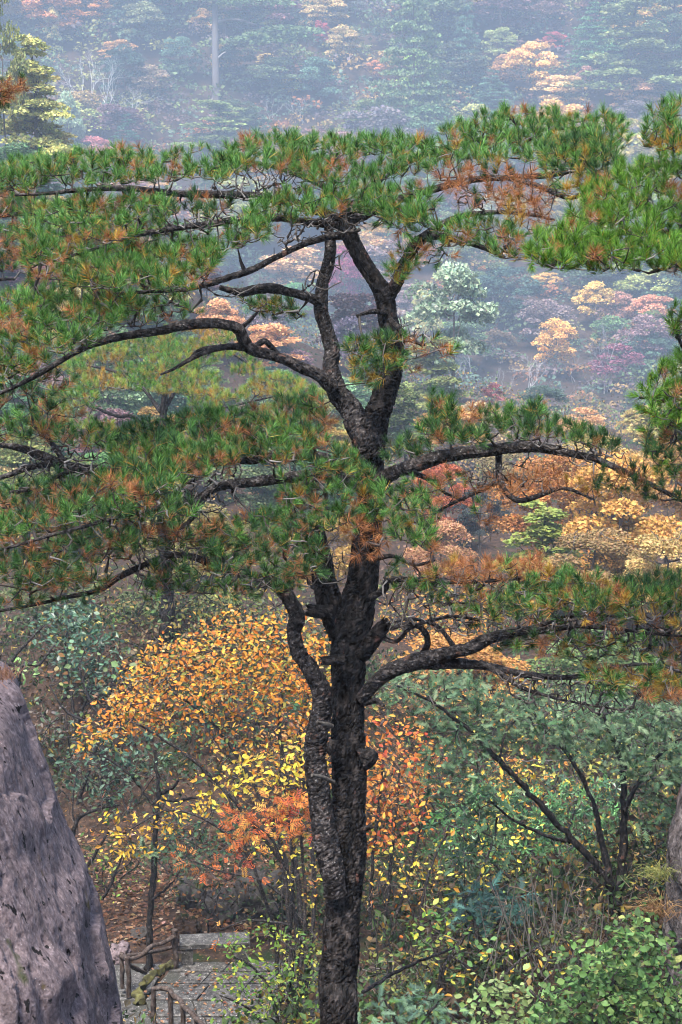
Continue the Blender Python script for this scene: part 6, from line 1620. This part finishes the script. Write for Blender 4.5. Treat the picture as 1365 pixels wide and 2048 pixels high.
bush('shrub', 'shrub with a few curled brown and green leaves beside the teal rhododendron', 'shrub', (200, 1470, 40),
     [S((200, 1470, 3.5), (180, 1400, 3), (160, 1340, 2), (170, 1300, 1.2), d0=40), S((206, 1470, 3.5), (220, 1390, 2.5), (230, 1320, 1.2), d0=40), S((196, 1470, 3), (130, 1420, 2.5), (100, 1370, 1.2), d0=40)],
     [([(90, 1310), (150, 1290), (240, 1290), (250, 1350), (180, 1400), (110, 1400)], 24, 39.9, 0.6, [(2, (0.14, 0.20, 0.08)), (2, (0.26, 0.14, 0.05)), (1, (0.3, 0.3, 0.12))], 'round', 0.19, 2, 0.1, 0.5)], 122, bare=[([(100, 1330), (300, 1330), (300, 1480), (120, 1500)], 15, 40, 0.8)])
bush('small_tree', 'slender dark-trunked tree with teal leaves rising beside the bench path', 'tree', (297, 1940, 31.8),
     [S((297, 1940, 7), (300, 1850, 6), (306, 1760, 6), (312, 1660, 5.5), (316, 1570, 4.5), (310, 1500, 3), d0=31.8, d1=32.5), S((316, 1590, 4), (345, 1575, 3.5), (358, 1560, 2.5), d0=32.4, d1=32.2), S((314, 1620, 4), (270, 1560, 3), (220, 1520, 2), (170, 1500, 1.2), d0=32.3, d1=32.6),
      S((312, 1600, 3), (360, 1600, 3), (420, 1590, 1.5), d0=32.3), S((303, 1800, 3), (330, 1780, 2.5), (350, 1760, 1.5), d0=32, d1=31.8)],
     [([(110, 1530), (160, 1480), (240, 1460), (330, 1470), (340, 1540), (260, 1590), (180, 1600), (130, 1580)], 15, 32.8, 0.8, TEALP, 'oval', 0.13, 4, 0.12, 0.8), ([(280, 1470), (400, 1480), (430, 1560), (330, 1580)], 20, 33, 0.6, DGRN, 'oval', 0.13, 3, 0.12, 0.8),
      ([(260, 1690), (340, 1690), (400, 1720), (380, 1760), (290, 1730)], 18, 31.6, 0.5, BLUG, 'feather', 0.24, 2, 0.07, 0.8), ([(150, 1600), (240, 1590), (280, 1650), (180, 1680)], 24, 33, 0.5, LIME, 'oval', 0.11, 3, 0.12, 0.8)], 123, stem_mat=M_BARK,
     bare=[([(150, 1470), (400, 1480), (400, 1640), (200, 1660)], 17, 32.6, 0.8)])
bush('shrub', 'dark curved-stem shrub on the leafy bank beside the boulder', 'shrub', (150, 1760, 33.5),
     [S((150, 1760, 5), (145, 1690, 5), (155, 1640, 4), (190, 1620, 3), (240, 1610, 1.5), d0=33.5), S((160, 1770, 4), (190, 1710, 3), (220, 1660, 2), d0=33.5), S((205, 1800, 3), (225, 1760, 3), (245, 1710, 2), d0=33.2)],
     [([(130, 1620), (230, 1600), (300, 1640), (280, 1700), (180, 1690)], 24, 33.6, 0.6, RUSS, 'oval', 0.11, 2, 0.12, 0.7), ([(180, 1720), (260, 1720), (310, 1760), (260, 1800), (190, 1780)], 20, 33.4, 0.4, LIME, 'oval', 0.10, 3, 0.1, 0.8)], 124, bare=[([(120, 1600), (280, 1590), (280, 1700), (160, 1730)], 14, 33.6, 0.6)], stem_mat=M_BARK)

# filler shrubs of the slopes, one after another, so that the soil shows only in gaps
FSH = [  # outline centre x, y, half width, half height, depth, palette, shape, label
    (300, 1215, 130, 50, 47, [(2, (0.09, 0.12, 0.05)), (1, (0.22, 0.15, 0.06)), (1, (0.15, 0.19, 0.06))], 'oval', 'mottled bush in the gap under the lowest left bough'),
    (480, 1215, 110, 50, 48, [(2, (0.20, 0.22, 0.06)), (1, (0.10, 0.14, 0.05)), (1, (0.35, 0.25, 0.07))], 'oval', 'yellow-green bush beyond the golden beech crown'),
    (820, 1215, 110, 60, 47, [(2, (0.40, 0.24, 0.06)), (1, (0.16, 0.18, 0.06)), (1, (0.42, 0.14, 0.05))], 'oval', 'orange and olive bush seen through the bare right hand twigs'),
    (980, 1240, 120, 60, 46, [(2, (0.12, 0.17, 0.06)), (1, (0.40, 0.25, 0.06)), (1, (0.42, 0.16, 0.06))], 'oval', 'green and rust bush behind the forked lower right limb'),
    (880, 1270, 110, 50, 44, [(2, (0.46, 0.22, 0.05)), (1, (0.10, 0.15, 0.07))], 'oval', 'rust-orange bush right behind the broken stub'),
    (470, 1420, 120, 90, 36, DGRN, 'oval', 'dark green bush in the shade behind the golden beech'),
    (250, 1400, 110, 60, 40, [(2, (0.16, 0.12, 0.09)), (2, (0.22, 0.15, 0.09)), (1, (0.10, 0.12, 0.07))], 'oval', 'brown-leaved bush between rhododendron and golden beech'),
    (120, 1470, 80, 60, 37, [(2, (0.15, 0.12, 0.11)), (1, (0.22, 0.14, 0.10)), (1, (0.08, 0.12, 0.08))], 'oval', 'brownish thin bush just right of the boulder top'),
    (300, 1310, 110, 50, 41, [(2, (0.10, 0.13, 0.06)), (1, (0.20, 0.14, 0.07))], 'oval', 'mixed green bush at the foot of the flat-topped pine'),
    (420, 1300, 90, 50, 42, [(2, (0.13, 0.17, 0.06)), (1, (0.25, 0.20, 0.06))], 'oval', 'olive bush right of the flat-topped pine trunk'),
    (560, 1250, 120, 60, 44, [(2, (0.14, 0.18, 0.10)), (1, (0.3, 0.26, 0.08))], 'oval', 'pale green bush left of the curved pine stem'),
    (470, 1700, 110, 60, 34, DGRN, 'oval', 'dark green bush above the bench'),
    (560, 1800, 90, 70, 33.5, [(2, (0.05, 0.07, 0.035)), (1, (0.2, 0.12, 0.05))], 'oval', 'dark bush right of the bench rocks'),
    (380, 1640, 90, 60, 36, DGRN, 'oval', 'dark green bush behind the slender tree'),
    (620, 1500, 100, 90, 38, RUSS, 'oval', 'russet bush behind the pine stem'),
    (800, 1400, 120, 70, 42, RUSS, 'oval', 'russet-orange bush right of the trunk under the lowest limb'),
    (960, 1420, 150, 70, 40, [(2, (0.45, 0.24, 0.05)), (2, (0.14, 0.17, 0.07)), (1, (0.5, 0.38, 0.08))], 'oval', 'gold and green bush behind the cypress tips'),
    (1150, 1440, 140, 80, 39, [(2, (0.10, 0.16, 0.09)), (1, (0.40, 0.30, 0.07))], 'oval', 'grey-green bush behind the cypress crown'),
    (1310, 1440, 110, 80, 38, [(2, (0.10, 0.16, 0.10)), (1, (0.2, 0.2, 0.08))], 'oval', 'dull green bush at the right edge behind the cypress'),
    (900, 1560, 110, 80, 36, [(2, (0.10, 0.17, 0.10)), (1, (0.42, 0.34, 0.06)), (1, (0.06, 0.10, 0.07))], 'oval', 'green bush with yellow flecks right of the scarlet shrub'),
    (1040, 1580, 120, 80, 35.5, [(2, (0.42, 0.35, 0.06)), (2, (0.10, 0.17, 0.08)), (1, (0.48, 0.22, 0.05))], 'oval', 'yellow-flecked bush seen through the slanting stems'),
    (1230, 1560, 130, 80, 35, [(2, (0.09, 0.15, 0.10)), (1, (0.3, 0.28, 0.07))], 'oval', 'blue-grey bush behind the upright cypress stem'),
    (820, 1760, 110, 70, 34, [(2, (0.06, 0.09, 0.05)), (1, (0.3, 0.2, 0.06)), (1, (0.35, 0.12, 0.05))], 'oval', 'dark bush behind the thin grey twigs'),
    (1000, 1760, 120, 60, 30.5, [(2, (0.05, 0.09, 0.055)), (1, (0.12, 0.18, 0.06)), (0.6, (0.4, 0.3, 0.05))], 'oval', 'dark green bush under the slanting cypress stems'),
    (1180, 1720, 110, 60, 29.5, [(2, (0.07, 0.12, 0.06)), (1, (0.35, 0.2, 0.05))], 'oval', 'shaded bush around the cypress foot'),
    (1310, 1720, 60, 80, 25.3, [(2, (0.14, 0.15, 0.05)), (1, (0.45, 0.30, 0.04)), (1, (0.3, 0.17, 0.07))], 'oval', 'yellow-brown bush against the rock face at right'),
    (1010, 1880, 140, 60, 28, [(2, (0.05, 0.07, 0.04)), (1, (0.14, 0.12, 0.05))], 'oval', 'shaded low bush behind the tan twigs'),
    (1220, 1880, 100, 70, 26.5, [(2, (0.05, 0.065, 0.035)), (1, (0.13, 0.10, 0.05))], 'oval', 'dim bush behind the big-leaved bush'),
    (850, 1960, 130, 60, 26.5, [(2, (0.06, 0.09, 0.045)), (1, (0.2, 0.2, 0.06))], 'oval', 'low shaded green bush right of the pine foot'),
    (600, 1960, 70, 90, 28, [(2, (0.06, 0.09, 0.04)), (1, (0.24, 0.24, 0.06))], 'oval', 'shaded green bush left of the pine foot'),
    (760, 1560, 90, 110, 37, RUSS, 'oval', 'rust-brown bush in the shade behind the scarlet shrub'),
    (430, 1790, 95, 45, 32.6, [(2, (0.04, 0.06, 0.03)), (1, (0.20, 0.09, 0.04)), (0.5, (0.3, 0.2, 0.05))], 'oval', 'dark twiggy bush overhanging the rocks behind the bench'),
    (225, 1735, 70, 45, 36, [(2, (0.03, 0.05, 0.022)), (1, (0.10, 0.06, 0.03)), (0.6, (0.14, 0.18, 0.05))], 'oval', 'small dark bush on the leafy bank right of the boulder'),
    (350, 1715, 70, 45, 35.5, [(2, (0.03, 0.055, 0.03)), (1, (0.08, 0.06, 0.03))], 'oval', 'dark low bush on the bank right of the slender trunk'),
    (160, 1570, 70, 50, 39, [(2, (0.05, 0.07, 0.04)), (1, (0.12, 0.075, 0.045))], 'oval', 'dim brown-green bush on the bank beside the boulder edge'),
    (540, 1560, 110, 70, 36, [(2, (0.10, 0.09, 0.05)), (1, (0.35, 0.2, 0.05))], 'oval', 'brown-green bush behind the yellow shrub'),
    (250, 1560, 100, 70, 37, [(2, (0.07, 0.10, 0.06)), (1, (0.2, 0.12, 0.06))], 'oval', 'dim green bush on the bank behind the teal-leaved tree'),
]
for k_, (cx_, cy_, hw, hh, d_, pal_, shp_, lab_) in enumerate(FSH):
    d_ = float(np.clip(hit(cx_, cy_ + hh * 1.15, 22.0, 90.0, 300)[1], d_ * 0.92, d_ * 1.3))
    rr_ = np.random.default_rng(500 + k_)
    an = np.linspace(0, 2 * math.pi, 15)[:-1]
    rad_ = 1 + 0.28 * rr_.normal(size=14)
    out_l = [(cx_ + hw * r_ * math.cos(a_), cy_ + hh * min(r_, 1.3) * math.sin(a_)) for a_, r_ in zip(an, np.clip(rad_, 0.55, 1.4))]
    by_ = cy_ + hh * 1.15
    st_ = [S((cx_ + q * 9 + rr_.normal() * 7, by_, 1.6), (cx_ + q * hw * 0.25 + rr_.normal() * 10, cy_ + hh * 0.4, 1.6), (cx_ + q * hw * 0.5 + rr_.normal() * 16, cy_ - hh * 0.2, 1.2), (cx_ + q * hw * 0.6 + rr_.normal() * 20, cy_ - hh * 0.7, 1), d0=d_ + rr_.normal() * 0.2) for q in (-1.2, -0.3, 0.4, 1.2)]
    bush('bush', lab_, 'bush', (cx_, by_, d_), st_, [(out_l, 11.5, d_, 0.8, pal_, shp_, 0.0031 * d_, 4, 0.0042 * d_, 0.75)], 600 + k_, bare=[(out_l, 24, d_, 0.7)], r_tip=0.005, seg=0.2)

# low ground cover under the shrubs: ferns, seedlings, litter - one mass
GC = Geo()
rr_ = np.random.default_rng(71)
n = 62000
q = P(rr_.uniform(-60, 1430, n), np.full(n, 1800.0), 21 + 30 * rr_.random(n))
x, y = q[:, 0], q[:, 1]
keep = (np.hypot(x - pc[0], y - pc[1]) > 3.0) & ~((x < -1.5) & (y < 38) & (y > 25))
x, y = x[keep], y[keep]; n = len(x)
pt = np.array([noise.noise((a_ * 0.7, b_ * 0.7, 2.0)) for a_, b_ in zip(x, y)])
z = ground(x, y) + rough(x, y) + rr_.random(n) ** 1.6 * (0.45 + 0.9 * np.clip(pt + 0.4, 0, 1))
scatter(GC, [kite(0.34, 0.1), kite(0.12, 0.03)], rr_.integers(0, 2, n), np.stack([x, y, z], 1), frames_leaf(norm(rr_.normal(size=(n, 3)) + UP * 0.3), norm(rr_.normal(size=(n, 3)) * 0.7 + UP)), 0.09 + 0.10 * rr_.random(n),
        pick(rr_, [(3, (0.026, 0.045, 0.018)), (2, (0.05, 0.034, 0.022)), (1.5, (0.06, 0.11, 0.035)), (0.7, (0.16, 0.10, 0.035)), (0.4, (0.30, 0.24, 0.05))], n, 0.3))
tag(part('ground_cover', GC, M_LEAF, kind='stuff', smooth=False), label='low leafy ground cover beneath the shrubs of the gully', cat='undergrowth')

# fallen leaves on the bank and the paving
FL = Geo()
rr_ = np.random.default_rng(77)
n = 6000
q = P(rr_.uniform(120, 640, n), np.full(n, 1800.0), rr_.uniform(30, 40, n))
x, y = q[:, 0], q[:, 1]
z = ground(x, y) + rough(x, y) + 0.02
on = np.hypot(x - pc[0], y - pc[1]) < 2.6
x, y, z = x[~on], y[~on], z[~on]
n = len(x)
scatter(FL, [kite(0.36, 0.1)], np.zeros(n, int), np.stack([x, y, z], 1), frames_leaf(norm(rr_.normal(size=(n, 3)) * (1, 1, 0.2)), norm(rr_.normal(size=(n, 3)) * 0.3 + UP)), 0.07 + 0.06 * rr_.random(n),
        pick(rr_, [(3, (0.13, 0.06, 0.032)), (2, (0.20, 0.115, 0.065)), (1.5, (0.08, 0.04, 0.025)), (0.5, (0.36, 0.27, 0.18))], n))
m_ = 220
px_, py_ = rr_.uniform(290, 560, m_), rr_.uniform(1928, 2060, m_)
gp = np.array([G(a_, b_) for a_, b_ in zip(px_, py_)]) + UP * 0.016
scatter(FL, [kite(0.36, 0.1)], np.zeros(m_, int), gp, frames_leaf(norm(rr_.normal(size=(m_, 3)) * (1, 1, 0.06)), norm(rr_.normal(size=(m_, 3)) * 0.12 + UP)), 0.04 + 0.05 * rr_.random(m_),
        pick(rr_, [(3, (0.20, 0.09, 0.045)), (2, (0.30, 0.17, 0.09)), (1, (0.12, 0.06, 0.035)), (0.6, (0.45, 0.30, 0.10))], m_))
tag(part('fallen_leaves', FL, M_LEAF, kind='stuff', smooth=False), label='brown fallen leaves littering the bank behind the bench', cat='leaves')

# dry grass tuft on the right hand rock
def grass_clump(label, c, n, h, cols, seed):
    rg = np.random.default_rng(seed)
    gq = Geo()
    for _ in range(n):
        b = np.asarray(c) + rg.normal(size=3) * (0.07, 0.07, 0.02)
        d = norm(np.array([rg.normal() * 0.7 - 0.35, rg.normal() * 0.4 - 0.3, 1.0]))
        L_ = h * (0.6 + 0.6 * rg.random())
        s_ = norm(np.cross(d, rg.normal(size=3))) * 0.004
        m_ = b + d * L_ * 0.55
        e_ = m_ + (d * (1, 1, 0) * 1.3 + UP * (0.2 - 0.5 * rg.random())) * L_ * 0.5
        gq.add([b - s_, b + s_, m_ + s_ * .8, m_ - s_ * .8, e_], np.array([(0, 1, 2), (0, 2, 3), (3, 2, 4)]), cols[rg.integers(len(cols))])
    return tag(part('grass_tuft', gq, M_LEAF, smooth=False), label, 'grass tuft')
grass_clump('dry brown grass tuft hanging on the right rock face', P(1318, 1830, 21.6), 150, 0.45, [(0.26, 0.14, 0.07), (0.34, 0.22, 0.10), (0.16, 0.09, 0.05)], 1)
grass_clump('yellow-green grass tuft growing on top of the right rock', P(1322, 1755, 21.8), 110, 0.36, [(0.22, 0.24, 0.07), (0.30, 0.28, 0.09), (0.14, 0.17, 0.05)], 2)
grass_clump('reddish dry grass on top of the great boulder', P(8, 1356, 19.0), 160, 0.22, [(0.24, 0.12, 0.08), (0.30, 0.18, 0.11)], 3)

# the tall bare-trunked pine of the far wood
b_, dd_ = hit(433, 212, 60)
tp = thing('pine_tree', 'tall straight bare-trunked pine high in the mist, upper left', 'tree', tuple(b_))
g_ = Geo(); q_ = catmull([b_ - UP, P(432, 150, dd_), P(431, 80, dd_), P(431, 10, dd_), P(432, -60, dd_)], 6); tube(g_, q_, np.linspace(8.2, 5.5, len(q_)) * dd_ / F_PX, 10, (0.10, 0.09, 0.09)); part('trunk', g_, M_TWIG, tp)
g_ = Geo(); q_ = catmull([P(432, 45, dd_), P(450, 41, dd_), P(480, 40, dd_), P(512, 50, dd_ - 1)], 6); tube(g_, q_, np.linspace(4, 1.8, len(q_)) * dd_ / F_PX, 7, (0.10, 0.09, 0.09)); part('branch', g_, M_TWIG, tp)
for nm_, pts_ in (('branch', [(432, 190), (420, 205), (412, 222)]), ('branch', [(432, 120), (445, 108), (452, 104)])):
    g_ = Geo(); q_ = catmull([P(a_, c_, dd_ - 0.3) for a_, c_ in pts_], 5); tube(g_, q_, np.linspace(2, 1, len(q_)) * dd_ / F_PX, 5, (0.25, 0.24, 0.24), cap=False); part(nm_, g_, M_TWIG, tp)
cl_c = [P(x_, y_, dd_ + o_) for x_, y_, o_ in ((430, -5, 0), (470, 8, -1), (400, 0, 1), (510, 0, 0), (545, 8, 1), (520, 75, -1), (560, 62, 0), (590, 78, 1), (490, 85, -2), (550, 85, -1), (610, 66, 0))]
u_ = dd_ / F_PX
lc = leaf_cloud(cl_c, [np.array([42, 42, 15]) * u_] * len(cl_c), [260] * len(cl_c), 9 * u_, np.random.default_rng(4), flat=1, up=0.9)
lc.c = [c_ * np.array([0.11, 0.17, 0.075]) for c_ in lc.c]
part('crown', lc, M_LEAF, tp, kind='stuff', smooth=False)
